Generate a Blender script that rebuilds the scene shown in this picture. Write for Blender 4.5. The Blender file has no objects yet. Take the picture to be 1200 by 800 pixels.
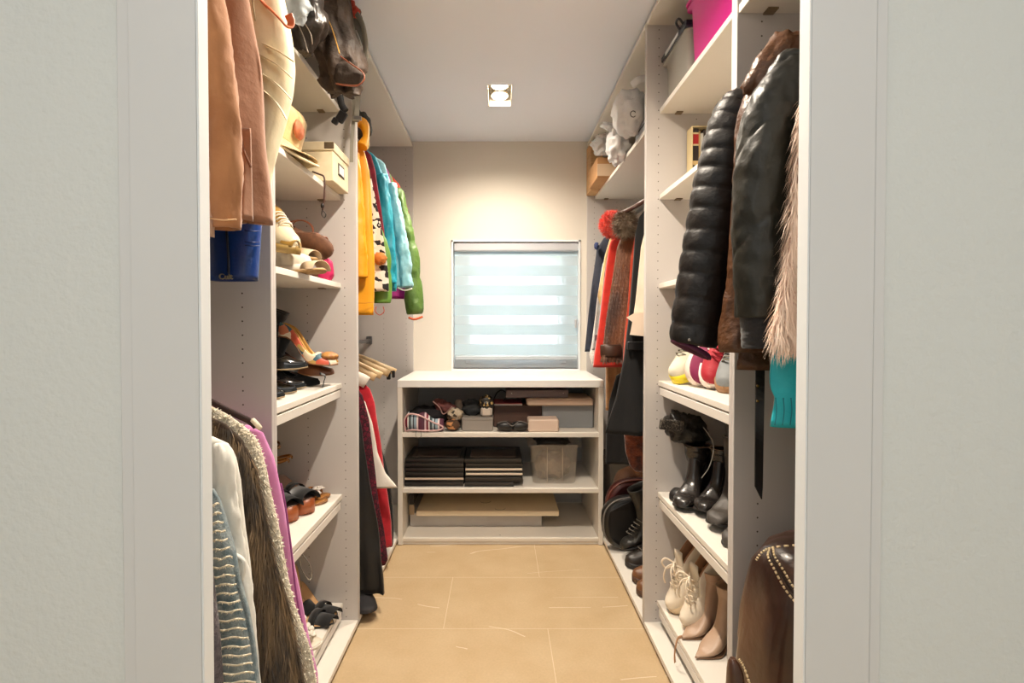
import bpy, math, random
from mathutils import Vector, Matrix, noise, Euler
C = bpy.context.scene.collection
PI = math.pi
R = math.radians
# ---------------------------------------------------------------- camera model (used to measure the place)
CAMZ, PITCH, FPX, CX, CY = 1.25, R(1.0), 600.0, 585.0, 391.5
_c, _s = math.cos(PITCH), math.sin(PITCH)
def ray(px, py):
    r, u = (px - CX) / FPX, (CY - py) / FPX
    return Vector((r, _c + u * _s, -_s + u * _c))
def P(px, py, Y):
    d = ray(px, py); return Vector((0, 0, CAMZ)) + d * (Y / d.y)
def PZ(px, py, Z):
    d = ray(px, py); return Vector((0, 0, CAMZ)) + d * ((Z - CAMZ) / d.z)
def PX(px, py, X):
    d = ray(px, py); return Vector((0, 0, CAMZ)) + d * (X / d.x)
# ---------------------------------------------------------------- materials
def lin(c):
    c = c / 255.0
    return c / 12.92 if c <= 0.04045 else ((c + 0.055) / 1.055) ** 2.4
def col(rgb): return (lin(rgb[0]), lin(rgb[1]), lin(rgb[2]), 1)
_mats = {}
def mat(name, rgb, rough=.6, metal=0, bump=None, rgb2=None, vs=20, sheen=0, trans=0, alpha=1, spec=None, stretch=None, coat=0, sub=0):
    if name in _mats: return _mats[name]
    m = bpy.data.materials.new(name); m.use_nodes = True
    nt = m.node_tree; b = nt.nodes['Principled BSDF']; L = nt.links
    b.inputs['Base Color'].default_value = col(rgb); b.inputs['Roughness'].default_value = rough
    b.inputs['Metallic'].default_value = metal
    if sheen: b.inputs['Sheen Weight'].default_value = sheen; b.inputs['Sheen Roughness'].default_value = .5
    if trans: b.inputs['Transmission Weight'].default_value = trans
    if alpha < 1: b.inputs['Alpha'].default_value = alpha
    if coat: b.inputs['Coat Weight'].default_value = coat
    if spec is not None: b.inputs['Specular IOR Level'].default_value = spec
    tc = nt.nodes.new('ShaderNodeTexCoord'); mp = nt.nodes.new('ShaderNodeMapping'); L.new(tc.outputs['Object'], mp.inputs['Vector'])
    if stretch: mp.inputs['Scale'].default_value = stretch
    if rgb2:
        n = nt.nodes.new('ShaderNodeTexNoise'); n.inputs['Scale'].default_value = vs; n.inputs['Detail'].default_value = 4
        L.new(mp.outputs[0], n.inputs['Vector'])
        r = nt.nodes.new('ShaderNodeValToRGB'); r.color_ramp.elements[0].position = .38; r.color_ramp.elements[1].position = .62
        r.color_ramp.elements[0].color = col(rgb); r.color_ramp.elements[1].color = col(rgb2)
        L.new(n.outputs['Fac'], r.inputs[0]); L.new(r.outputs[0], b.inputs['Base Color'])
    if bump:
        n = nt.nodes.new('ShaderNodeTexNoise'); n.inputs['Scale'].default_value = bump[0]; n.inputs['Detail'].default_value = 5
        L.new(mp.outputs[0], n.inputs['Vector'])
        bp = nt.nodes.new('ShaderNodeBump'); bp.inputs['Strength'].default_value = bump[1]; bp.inputs['Distance'].default_value = bump[2] if len(bump) > 2 else .01
        L.new(n.outputs['Fac'], bp.inputs['Height']); L.new(bp.outputs[0], b.inputs['Normal'])
    _mats[name] = m
    return m
def blotch(name, cols, scale, rough=.7, stretch=None, edge=None, bump=0):
    """cell pattern of flat colours; edge = (colour, width) draws dark cell borders"""
    m = bpy.data.materials.new(name); m.use_nodes = True
    nt = m.node_tree; b = nt.nodes['Principled BSDF']; L = nt.links; b.inputs['Roughness'].default_value = rough
    tc = nt.nodes.new('ShaderNodeTexCoord'); mp = nt.nodes.new('ShaderNodeMapping'); L.new(tc.outputs['Object'], mp.inputs['Vector'])
    if stretch: mp.inputs['Scale'].default_value = stretch
    nz = nt.nodes.new('ShaderNodeTexNoise'); nz.inputs['Scale'].default_value = scale * 1.3
    L.new(mp.outputs[0], nz.inputs['Vector'])
    mx = nt.nodes.new('ShaderNodeMixRGB'); mx.blend_type = 'ADD'; mx.inputs[0].default_value = .6 / scale
    L.new(mp.outputs[0], mx.inputs[1]); L.new(nz.outputs['Color'], mx.inputs[2])
    v = nt.nodes.new('ShaderNodeTexVoronoi'); v.inputs['Scale'].default_value = scale; L.new(mx.outputs[0], v.inputs['Vector'])
    sp = nt.nodes.new('ShaderNodeSeparateColor'); L.new(v.outputs['Color'], sp.inputs[0])
    r = nt.nodes.new('ShaderNodeValToRGB'); r.color_ramp.interpolation = 'CONSTANT'
    els = r.color_ramp.elements
    while len(els) < len(cols): els.new(.5)
    for i, c in enumerate(cols): els[i].position = i / len(cols); els[i].color = col(c)
    L.new(sp.outputs[0], r.inputs[0]); out = r.outputs[0]
    if edge:
        v2 = nt.nodes.new('ShaderNodeTexVoronoi'); v2.feature = 'DISTANCE_TO_EDGE'; v2.inputs['Scale'].default_value = scale; L.new(mx.outputs[0], v2.inputs['Vector'])
        lt = nt.nodes.new('ShaderNodeMath'); lt.operation = 'LESS_THAN'; lt.inputs[1].default_value = edge[1]; L.new(v2.outputs['Distance'], lt.inputs[0])
        mm = nt.nodes.new('ShaderNodeMixRGB'); L.new(lt.outputs[0], mm.inputs[0]); L.new(out, mm.inputs[1]); mm.inputs[2].default_value = col(edge[0]); out = mm.outputs[0]
    L.new(out, b.inputs['Base Color'])
    _mats[name] = m
    return m
def bands(name, cols, period, axis=2, rough=.7, wob=0):
    """repeating stripes of flat colours along one object axis"""
    m = bpy.data.materials.new(name); m.use_nodes = True
    nt = m.node_tree; b = nt.nodes['Principled BSDF']; L = nt.links; b.inputs['Roughness'].default_value = rough
    tc = nt.nodes.new('ShaderNodeTexCoord'); sp = nt.nodes.new('ShaderNodeSeparateXYZ'); L.new(tc.outputs['Object'], sp.inputs[0])
    d = nt.nodes.new('ShaderNodeMath'); d.operation = 'DIVIDE'; d.inputs[1].default_value = period; L.new(sp.outputs[axis], d.inputs[0])
    f = nt.nodes.new('ShaderNodeMath'); f.operation = 'FRACT'; L.new(d.outputs[0], f.inputs[0])
    r = nt.nodes.new('ShaderNodeValToRGB'); r.color_ramp.interpolation = 'CONSTANT'; els = r.color_ramp.elements
    while len(els) < len(cols): els.new(.5)
    p = 0
    for i, (c, w) in enumerate(cols): els[i].position = p; els[i].color = col(c); p += w
    L.new(f.outputs[0], r.inputs[0]); L.new(r.outputs[0], b.inputs['Base Color'])
    _mats[name] = m
    return m
def emit(name, rgb, strength):
    m = bpy.data.materials.new(name); m.use_nodes = True
    b = m.node_tree.nodes['Principled BSDF']; b.inputs['Base Color'].default_value = (0.8, 0.8, 0.8, 1)
    b.inputs['Emission Color'].default_value = col(rgb); b.inputs['Emission Strength'].default_value = strength
    return m
# ---------------------------------------------------------------- mesh builder
class MB:
    def __init__(s): s.v = []; s.f = []; s.sm = []
    def add(s, vs, fs, smooth=True):
        b = len(s.v); s.v += [Vector(x) for x in vs]; s.f += [tuple(b + i for i in f) for f in fs]; s.sm += [smooth] * len(fs); return s
    def box(s, x0, x1, y0, y1, z0, z1, M=None):
        if x0 > x1: x0, x1 = x1, x0
        if y0 > y1: y0, y1 = y1, y0
        vs = [Vector((x, y, z)) for x in (x0, x1) for y in (y0, y1) for z in (z0, z1)]
        if M: vs = [M @ v for v in vs]
        return s.add(vs, [(0, 1, 3, 2), (4, 6, 7, 5), (0, 4, 5, 1), (2, 3, 7, 6), (0, 2, 6, 4), (1, 5, 7, 3)], False)
    def rbox(s, x0, x1, y0, y1, z0, z1, r=.004, M=None):
        """box with chamfered edges"""
        if x0 > x1: x0, x1 = x1, x0
        if y0 > y1: y0, y1 = y1, y0
        r = min(r, (x1 - x0) / 3, (y1 - y0) / 3, (z1 - z0) / 3)
        def ring(ix, z):
            a, b, c, d = x0 + ix, x1 - ix, y0 + ix, y1 - ix
            return [Vector(p) for p in ((a + r, c, z), (b - r, c, z), (b, c + r, z), (b, d - r, z), (b - r, d, z), (a + r, d, z), (a, d - r, z), (a, c + r, z))]
        rings = [ring(r, z0), ring(0, z0 + r), ring(0, z1 - r), ring(r, z1)]
        if M: rings = [[M @ p for p in q] for q in rings]
        return s.rings(rings, smooth=False)
    def rings(s, rings, closed=True, cap0=True, cap1=True, smooth=True):
        n = len(rings[0]); vs = [p for r in rings for p in r]; fs = []
        for i in range(len(rings) - 1):
            for j in range(n if closed else n - 1):
                k = (j + 1) % n
                fs.append((i * n + j, i * n + k, (i + 1) * n + k, (i + 1) * n + j))
        s.add(vs, fs, smooth)
        b = len(s.v) - len(vs)
        if cap0 and closed: s.f.append(tuple(b + j for j in reversed(range(n)))); s.sm.append(False)
        if cap1 and closed: s.f.append(tuple(b + (len(rings) - 1) * n + j for j in range(n))); s.sm.append(False)
        return s
    def tube(s, pts, rad, n=8, caps=True, flat=None, ref=None):
        """tube through pts; rad number, list or f(t); flat = (a, b) scales of the two cross axes"""
        pts = [Vector(p) for p in pts]; m = len(pts); rr = []
        up = Vector(ref) if ref else Vector((0, 0, 1))
        prev = None
        for i, p in enumerate(pts):
            t = (pts[min(i + 1, m - 1)] - pts[max(i - 1, 0)])
            if t.length < 1e-9: t = Vector((0, 0, 1))
            t.normalize()
            if prev is None:
                a = t.cross(up)
                if a.length < .05: a = t.cross(Vector((0, 1, 0)) if abs(t.y) < .9 else Vector((1, 0, 0)))
            else: a = prev - t * prev.dot(t)
            a.normalize(); prev = a; b = t.cross(a)
            q = rad(i / (m - 1)) if callable(rad) else (rad[i] if isinstance(rad, (list, tuple)) else rad)
            fa, fb = flat or (1, 1)
            rr.append([p + a * math.cos(2 * PI * j / n) * q * fa + b * math.sin(2 * PI * j / n) * q * fb for j in range(n)])
        return s.rings(rr, cap0=caps, cap1=caps)
    def cyl(s, c, r, h, n=24, r2=None, axis=2):
        r2 = r if r2 is None else r2; c = Vector(c); out = []
        for k, q in ((0, r), (h, r2)):
            ring = []
            for j in range(n):
                x, y = math.cos(2 * PI * j / n) * q, math.sin(2 * PI * j / n) * q
                ring.append(c + (Vector((x, y, k)) if axis == 2 else Vector((k, x, y)) if axis == 0 else Vector((y, k, x))))
            out.append(ring)
        return s.rings(out, smooth=True)
    def blob(s, c, r, seed=0, amp=.1, freq=3, nu=28, nv=18, e=1.0, warp=None):
        """superellipsoid with noise creases"""
        c = Vector(c); rings = []
        def sg(x, p): return math.copysign(abs(x) ** p, x)
        for i in range(nv + 1):
            ph = -PI / 2 + PI * (i + .001) / (nv + .002); ring = []
            for j in range(nu):
                th = 2 * PI * j / nu
                d = Vector((sg(math.cos(ph), e) * sg(math.cos(th), e), sg(math.cos(ph), e) * sg(math.sin(th), e), sg(math.sin(ph), e)))
                q = Vector((d.x * r[0], d.y * r[1], d.z * r[2]))
                k = 1 + amp * (noise.noise(q * freq / max(r) + Vector((seed * 7.1, seed * 3.3, seed))) * 1.2 + .5 * noise.noise(q * freq * 2.7 / max(r) + Vector((seed, 9, 1))))
                p = q * k
                if warp: p = warp(p)
                ring.append(c + p)
            rings.append(ring)
        return s.rings(rings)
    def xform(s, M, i0=0):
        for i in range(i0, len(s.v)): s.v[i] = M @ s.v[i]
        return s
    def shift(s, d): s.v = [v + Vector(d) for v in s.v]; return s
    def build(s, name, m, parent=None, kind=None, local=False):
        """link as ONE mesh object. parent given: vertices are world coords unless local"""
        me = bpy.data.meshes.new(name)
        off = Vector((0, 0, 0))
        if parent is not None and not local: off = world_loc(parent)
        me.from_pydata([tuple(v - off) for v in s.v], [], s.f)
        me.polygons.foreach_set('use_smooth', s.sm)
        me.materials.append(m); me.update()
        o = bpy.data.objects.new(name, me); C.objects.link(o)
        if parent is not None: o.parent = parent
        if kind: o['kind'] = kind
        return o
def world_loc(o):
    l = Vector(o.location)
    while o.parent is not None: o = o.parent; l += Vector(o.location)
    return l
def fix_normals(o):
    import bmesh
    bm = bmesh.new(); bm.from_mesh(o.data); bmesh.ops.recalc_face_normals(bm, faces=bm.faces); bm.to_mesh(o.data); bm.free()
def thing(name, label, cat, loc=(0, 0, 0), rot=(0, 0, 0), group=None):
    o = bpy.data.objects.new(name, None); C.objects.link(o); o.empty_display_size = .05
    o.location = loc; o.rotation_euler = rot; o['label'] = label; o['category'] = cat
    if group: o['group'] = group
    return o
def tag(o, label, cat, group=None):
    o['label'] = label; o['category'] = cat
    if group: o['group'] = group
    return o
def kids(o): return [c for c in bpy.data.objects if c.parent == o]
def copy_tree(o, parent=None):
    c = o.copy(); C.objects.link(c)
    if parent is not None: c.parent = parent
    for k in kids(o): copy_tree(k, c)
    return c
def place(o, loc, rot=(0, 0, 0), label=None, scale=None):
    o.location = loc; o.rotation_euler = rot
    if label: o['label'] = label
    if scale: o.scale = scale
    return o
def interp(tab, x):
    if x <= tab[0][0]: return tab[0][1]
    for (a, p), (b, q) in zip(tab, tab[1:]):
        if x <= b:
            t = (x - a) / (b - a) if b > a else 0
            return p + (q - p) * t
    return tab[-1][1]
def sinterp(tab, x):
    if x <= tab[0][0]: return tab[0][1]
    for (a, p), (b, q) in zip(tab, tab[1:]):
        if x <= b:
            t = (x - a) / (b - a) if b > a else 0
            return p + (q - p) * t * t * (3 - 2 * t)
    return tab[-1][1]
def smoothpts(pts, n):
    """Catmull-Rom through pts"""
    pts = [Vector(p) for p in pts]; m = len(pts); out = []
    for i in range(n):
        t = i / (n - 1) * (m - 1); k = min(int(t), m - 2); u = t - k
        p0, p1, p2, p3 = pts[max(k - 1, 0)], pts[k], pts[k + 1], pts[min(k + 2, m - 1)]
        out.append(.5 * ((2 * p1) + (p2 - p0) * u + (2 * p0 - 5 * p1 + 4 * p2 - p3) * u * u + (3 * p1 - p0 - 3 * p2 + p3) * u ** 3))
    return out
# ---------------------------------------------------------------- the setting
XL, XR = -.58, .592            # fronts of the two wardrobe runs
BL, BR = -1.175, 1.185         # their backs
YW, ZC = 3.476, 2.49           # end wall, ceiling
YN = .86                       # inner face of the entrance wall
wall_m = mat('plaster', (226, 218, 206), .85, bump=(180, .15, .002))
hall_m = mat('hall_plaster', (220, 223, 220), .8, bump=(90, .55, .003))
trim_m = mat('painted_trim', (219, 219, 218), .42)
trimw_m = mat('bright_trim', (236, 240, 242), .38)
ceil_m = mat('ceiling_paint', (236, 240, 250), .9)
def struct(name, mb, m):
    o = mb.build(name, m); o['kind'] = 'structure'; return o
# floor: honed limestone tiles
def floor_mat():
    m = bpy.data.materials.new('limestone_tile'); m.use_nodes = True
    nt = m.node_tree; b = nt.nodes['Principled BSDF']; L = nt.links; b.inputs['Roughness'].default_value = .5
    tc = nt.nodes.new('ShaderNodeTexCoord'); mp = nt.nodes.new('ShaderNodeMapping'); L.new(tc.outputs['Object'], mp.inputs[0])
    n = nt.nodes.new('ShaderNodeTexNoise'); n.inputs['Scale'].default_value = 6; n.inputs['Detail'].default_value = 8; L.new(mp.outputs[0], n.inputs['Vector'])
    r = nt.nodes.new('ShaderNodeValToRGB'); r.color_ramp.elements[0].position = .3; r.color_ramp.elements[1].position = .7
    r.color_ramp.elements[0].color = col((198, 170, 130)); r.color_ramp.elements[1].color = col((208, 182, 144)); L.new(n.outputs['Fac'], r.inputs[0])
    fn = nt.nodes.new('ShaderNodeTexNoise'); fn.inputs['Scale'].default_value = 120; L.new(mp.outputs[0], fn.inputs['Vector'])
    m0 = nt.nodes.new('ShaderNodeMixRGB'); m0.blend_type = 'MULTIPLY'; m0.inputs[0].default_value = .18; L.new(r.outputs[0], m0.inputs[1]); L.new(fn.outputs['Fac'], m0.inputs[2])
    # veins: thin ridges of a warped wave
    w = nt.nodes.new('ShaderNodeTexNoise'); w.inputs['Scale'].default_value = 1.1; w.inputs['Detail'].default_value = 1.5; w.inputs['Distortion'].default_value = .6
    mp2 = nt.nodes.new('ShaderNodeMapping'); mp2.inputs['Rotation'].default_value = (0, 0, .5); mp2.inputs['Scale'].default_value = (.8, 3.2, 1); L.new(tc.outputs['Object'], mp2.inputs[0]); L.new(mp2.outputs[0], w.inputs['Vector'])
    s1 = nt.nodes.new('ShaderNodeMath'); s1.operation = 'SUBTRACT'; s1.inputs[1].default_value = .5; L.new(w.outputs['Fac'], s1.inputs[0])
    s2 = nt.nodes.new('ShaderNodeMath'); s2.operation = 'ABSOLUTE'; L.new(s1.outputs[0], s2.inputs[0])
    s3 = nt.nodes.new('ShaderNodeMath'); s3.operation = 'LESS_THAN'; s3.inputs[1].default_value = .0035; L.new(s2.outputs[0], s3.inputs[0])
    g = nt.nodes.new('ShaderNodeTexNoise'); g.inputs['Scale'].default_value = 2.3; L.new(mp.outputs[0], g.inputs['Vector'])
    g2 = nt.nodes.new('ShaderNodeMath'); g2.operation = 'GREATER_THAN'; g2.inputs[1].default_value = .53; L.new(g.outputs['Fac'], g2.inputs[0])
    s4 = nt.nodes.new('ShaderNodeMath'); s4.operation = 'MULTIPLY'; L.new(s3.outputs[0], s4.inputs[0]); L.new(g2.outputs[0], s4.inputs[1])
    s5 = nt.nodes.new('ShaderNodeMath'); s5.operation = 'MULTIPLY'; s5.inputs[1].default_value = .55; L.new(s4.outputs[0], s5.inputs[0])
    m1 = nt.nodes.new('ShaderNodeMixRGB'); m1.inputs[2].default_value = col((238, 226, 205)); L.new(s5.outputs[0], m1.inputs[0]); L.new(m0.outputs[0], m1.inputs[1])
    # joints
    br = nt.nodes.new('ShaderNodeTexBrick'); br.offset = .5; br.inputs['Scale'].default_value = 1; br.inputs['Mortar Size'].default_value = .0014
    br.inputs['Brick Width'].default_value = .86; br.inputs['Row Height'].default_value = .43; br.inputs['Mortar Smooth'].default_value = .3
    mp3 = nt.nodes.new('ShaderNodeMapping'); mp3.inputs['Location'].default_value = (.23, .06, 0); L.new(tc.outputs['Object'], mp3.inputs[0]); L.new(mp3.outputs[0], br.inputs['Vector'])
    f5 = nt.nodes.new('ShaderNodeMath'); f5.operation = 'MULTIPLY'; f5.inputs[1].default_value = .6; L.new(br.outputs['Fac'], f5.inputs[0])
    m2 = nt.nodes.new('ShaderNodeMixRGB'); m2.inputs[2].default_value = col((236, 222, 198)); L.new(f5.outputs[0], m2.inputs[0]); L.new(m1.outputs[0], m2.inputs[1])
    L.new(m2.outputs[0], b.inputs['Base Color'])
    return m
struct('floor', MB().box(-1.9, 1.9, -2.2, YW + .1, -.1, 0), floor_mat())
# ceiling with a rectangular opening for each recessed lamp
LAMPS = [(.003, 1.42), (.003, 2.79)]
LW, LD = .066, .13
mb = MB(); ys = [-2.2]
for x, y in LAMPS: ys += [y - LD, y + LD]
ys.append(YW + .1)
for a, b in zip(ys, ys[1:]):
    if (a, b) in [(y - LD, y + LD) for x, y in LAMPS]:
        mb.box(-1.9, -LW + .003, a, b, ZC, ZC + .12); mb.box(LW + .003, 1.9, a, b, ZC, ZC + .12)
    else: mb.box(-1.9, 1.9, a, b, ZC, ZC + .12)
struct('ceiling', mb, ceil_m)
# end wall with its window opening
wl, wr = P(529, 350, YW).x, P(680, 350, YW).x
wt, wb = P(600, 281, YW).z, .955
mb = MB(); mb.box(-1.3, wl, YW, YW + .12, 0, ZC); mb.box(wr, 1.3, YW, YW + .12, 0, ZC)
mb.box(wl, wr, YW, YW + .12, 0, wb); mb.box(wl, wr, YW, YW + .12, wt, ZC)
struct('wall_end', mb, wall_m)
struct('wall_left', MB().box(-1.3, -1.19, YN, YW, 0, ZC), wall_m)
struct('wall_right', MB().box(1.20, 1.3, YN, YW, 0, ZC), wall_m)
# entrance wall: hall side at Y=.76; the flat frame round the opening
def jx(px, Y=.75): return (px - CX) / FPX * Y
HY = .75
mb = MB(); mb.box(-1.9, jx(139), HY + .012, YN, 0, ZC); mb.box(jx(1038), 1.9, HY + .012, YN, 0, ZC); mb.box(jx(139), jx(1038), HY + .012, YN, 2.32, ZC)
struct('wall_entrance', mb, hall_m)
mb = MB(); mb.box(jx(154.5), jx(232.5), HY, HY + .024, 0, 2.32); mb.box(jx(948), jx(1023), HY, HY + .024, 0, 2.32); mb.box(jx(232.5), jx(948), HY, HY + .024, 2.22, 2.32)
struct('trim_1', mb, trim_m)                              # flat door casing
mb = MB(); mb.rbox(jx(137.5), jx(153.6), HY + .004, YN, 0, 2.35, .002); mb.rbox(jx(1025), jx(1039.5), HY + .004, YN, 0, 2.35, .002)
struct('trim_2', mb, trim_m)                              # thin outer strip of the casing
mb = MB(); mb.rbox(jx(232.8), jx(235.5), HY + .0, HY + .026, 0, 2.22, .0006); mb.rbox(jx(945.5), jx(947.7), HY + .0, HY + .026, 0, 2.22, .0006); mb.rbox(jx(235), jx(946), HY + .0, HY + .026, 2.215, 2.22, .001)
struct('trim_3', mb, trimw_m)                             # bright inner lip of the frame
# hall behind the camera
struct('wall_hall_left', MB().box(-1.9, -1.8, -2.2, HY + .012, 0, ZC), hall_m)
struct('wall_hall_right', MB().box(1.8, 1.9, -2.2, HY + .012, 0, ZC), hall_m)
struct('wall_hall_rear', MB().box(-1.9, 1.9, -2.3, -2.2, 0, ZC), hall_m)
# window
win = MB()
fw = .045; Y1 = YW + .075; Y2 = YW + .12
win.box(wl, wl + .012, YW - .006, Y1, wb, wt); win.box(wr - .012, wr, YW - .006, Y1, wb, wt); win.box(wl, wr, YW - .006, Y1, wt - .012, wt); win.box(wl, wr, YW - .002, Y1, wb - .014, wb)
w1 = struct('window_1', win, mat('window_trim', (240, 243, 245), .4))
fr = MB(); gx0, gx1 = P(552, 350, Y1).x, P(657, 350, Y1).x
fr.box(wl, gx0, Y1, Y2, wb, wt).box(gx1, wr, Y1, Y2, wb, wt).box(gx0, gx1, Y1, Y2, wt - .09, wt).box(gx0, gx1, Y1, Y2, wb, wb + .09)
fr.rbox(gx0 - .04, gx0, Y1 - .012, Y1, wb + .03, wt - .03).rbox(gx1, gx1 + .04, Y1 - .012, Y1, wb + .03, wt - .03)
fo = fr.build('window_frame', mat('window_upvc', (236, 240, 243), .35), w1)
MB().box(gx0, gx1, Y1 + .02, Y1 + .026, wb + .09, wt - .09).build('pane', mat('window_glass', (255, 255, 255), 0, trans=1, spec=.5), w1)
# zebra roller blind
def blind_mat():
    m = bpy.data.materials.new('zebra_blind'); m.use_nodes = True
    nt = m.node_tree; L = nt.links; nt.nodes.remove(nt.nodes['Principled BSDF']); out = nt.nodes['Material Output']
    tc = nt.nodes.new('ShaderNodeTexCoord'); sp = nt.nodes.new('ShaderNodeSeparateXYZ'); L.new(tc.outputs['Object'], sp.inputs[0])
    per = (P(600, 406.5, YW).z - P(600, 313.5, YW).z) / -4.0
    z0 = P(600, 320.5, YW).z
    a = nt.nodes.new('ShaderNodeMath'); a.operation = 'SUBTRACT'; a.inputs[1].default_value = z0 - 8 * per; L.new(sp.outputs[2], a.inputs[0])
    d = nt.nodes.new('ShaderNodeMath'); d.operation = 'DIVIDE'; d.inputs[1].default_value = per; L.new(a.outputs[0], d.inputs[0])
    f = nt.nodes.new('ShaderNodeMath'); f.operation = 'FRACT'; L.new(d.outputs[0], f.inputs[0])
    lt = nt.nodes.new('ShaderNodeMath'); lt.operation = 'LESS_THAN'; lt.inputs[1].default_value = .46; L.new(f.outputs[0], lt.inputs[0])
    top = nt.nodes.new('ShaderNodeMath'); top.operation = 'LESS_THAN'; top.inputs[1].default_value = P(600, 308, YW).z; L.new(sp.outputs[2], top.inputs[0])
    mu = nt.nodes.new('ShaderNodeMath'); mu.operation = 'MULTIPLY'; L.new(lt.outputs[0], mu.inputs[0]); L.new(top.outputs[0], mu.inputs[1])
    def fabric(tr, cr):
        df = nt.nodes.new('ShaderNodeBsdfDiffuse'); df.inputs[0].default_value = col(cr)
        tl = nt.nodes.new('ShaderNodeBsdfTranslucent'); tl.inputs[0].default_value = col(cr)
        tp = nt.nodes.new('ShaderNodeBsdfTransparent'); tp.inputs[0].default_value = (1, 1, 1, 1)
        m1 = nt.nodes.new('ShaderNodeMixShader'); m1.inputs[0].default_value = .26; L.new(df.outputs[0], m1.inputs[1]); L.new(tl.outputs[0], m1.inputs[2])
        m2 = nt.nodes.new('ShaderNodeMixShader'); m2.inputs[0].default_value = tr; L.new(m1.outputs[0], m2.inputs[1]); L.new(tp.outputs[0], m2.inputs[2])
        return m2
    o1, o2 = fabric(.0, (206, 226, 236)), fabric(.42, (222, 236, 243))
    mx = nt.nodes.new('ShaderNodeMixShader'); L.new(mu.outputs[0], mx.inputs[0]); L.new(o1.outputs[0], mx.inputs[1]); L.new(o2.outputs[0], mx.inputs[2]); L.new(mx.outputs[0], out.inputs[0])
    return m
bl = thing('window_blind', 'white day and night roller blind with sheer and opaque bands over the window', 'blind', (P(604, 350, YW).x, YW + .03, wt - .02))
bx0, bx1 = P(532, 350, YW).x, P(678, 350, YW).x
mb = MB(); n = 40
mb.rings([[Vector((bx0 + .004, YW + .028, z)), Vector((bx1 - .004, YW + .028, z)), Vector((bx1 - .004, YW + .029, z)), Vector((bx0 + .004, YW + .029, z))] for z in [P(0, 419, YW).z + i / n * (wt - .05 - P(0, 419, YW).z) for i in range(n + 1)]], smooth=False)
mb.build('blind_fabric', blind_mat(), bl)
MB().rbox(bx0, bx1, YW + .005, YW + .06, P(0, 294, YW).z, wt - .014, .008).build('cassette', mat('blind_alu', (205, 207, 212), .35, .3), bl)
MB().rbox(bx0 + .006, bx1 - .006, YW + .018, YW + .04, P(0, 422, YW).z, P(0, 417, YW).z, .004).build('bottom_bar', mat('blind_bar', (190, 198, 205), .4, .3), bl)
o = MB().rbox(P(674.5, 0, YW).x, P(677.5, 0, YW).x, YW + .0, YW + .015, P(0, 384, YW).z, P(0, 374, YW).z, .003).build('chain_weight', mat('blind_alu', (205, 207, 212)), bl)
# trees far outside, seen blurred by the sheer bands
def foliage_tree(x, y, z, r, seed, label):
    random.seed(seed); t = thing('garden_tree', label, 'tree', (x, y, -1.0))
    mb = MB()
    for i in range(1500):
        d = Vector((random.gauss(0, 1), random.gauss(0, 1), random.gauss(0, 1))); d.normalize(); p = Vector((x, y, z)) + d * r * random.uniform(.5, 1) * (1 + .3 * noise.noise(d * 2 + Vector((seed, 0, 0))))
        a = Vector((random.uniform(-1, 1), random.uniform(-1, 1), random.uniform(-1, 1))).normalized() * .09; b = a.cross(d).normalized() * .06
        mb.add([p - a, p + b, p + a, p - b], [(0, 1, 2, 3)], False)
    mb.build('foliage', mat('tree_leaf', (120, 160, 105), .6), t)
    tb = MB(); tb.tube([(x, y, -1.0), (x + .1, y, z * .5), (x, y, z)], [.16, .12, .06]); tb.build('trunk', mat('tree_bark', (95, 80, 65), .9), t)
foliage_tree(1.0, 8.6, 2.75, 1.0, 3, 'pale green leafy tree outside, behind the sheer bands of the blind')
# ---------------------------------------------------------------- recessed ceiling lamps
lampw = mat('lamp_white', (240, 236, 228), .5)
bulb = emit('lamp_bulb', (255, 236, 205), 60)
for i, (x, y) in enumerate(LAMPS):
    t = thing('ceiling_downlight', ['recessed double spotlight in the ceiling over the entrance end', 'recessed double spotlight in the ceiling close to the end wall'][i], 'ceiling light', (x, y, ZC))
    mb = MB(); a, b = LW - .001, LD - .001; top = ZC + .085
    mb.box(x - a, x - a + .003, y - b, y + b, ZC - .002, top).box(x + a - .003, x + a, y - b, y + b, ZC - .002, top)
    mb.box(x - a, x + a, y - b, y - b + .003, ZC - .002, top).box(x - a, x + a, y + b - .003, y + b, ZC - .002, top).box(x - a, x + a, y - b, y + b, top, top + .003)
    mb.build('housing', lampw, t)
    for k in (-1, 1):
        c = Vector((x, y + k * .062, ZC + .026))
        MB().cyl(c, .05, .04, 28, .036).build('reflector', mat('lamp_reflector', (215, 205, 190), .25, .6), t)
        bo = MB().cyl(c - Vector((0, 0, .004)), .04, .005, 24).build('bulb', bulb, t)
        ld = bpy.data.lights.new('spot', 'SPOT'); ld.energy = (78, 60)[i]; ld.color = (1, .88, .73); ld.spot_size = R(150); ld.spot_blend = .9; ld.shadow_soft_size = .022
        lo = bpy.data.objects.new('lamp_spot', ld); C.objects.link(lo); lo.location = (x, y + k * .062, ZC + .012); lo['kind'] = 'helper'
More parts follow.
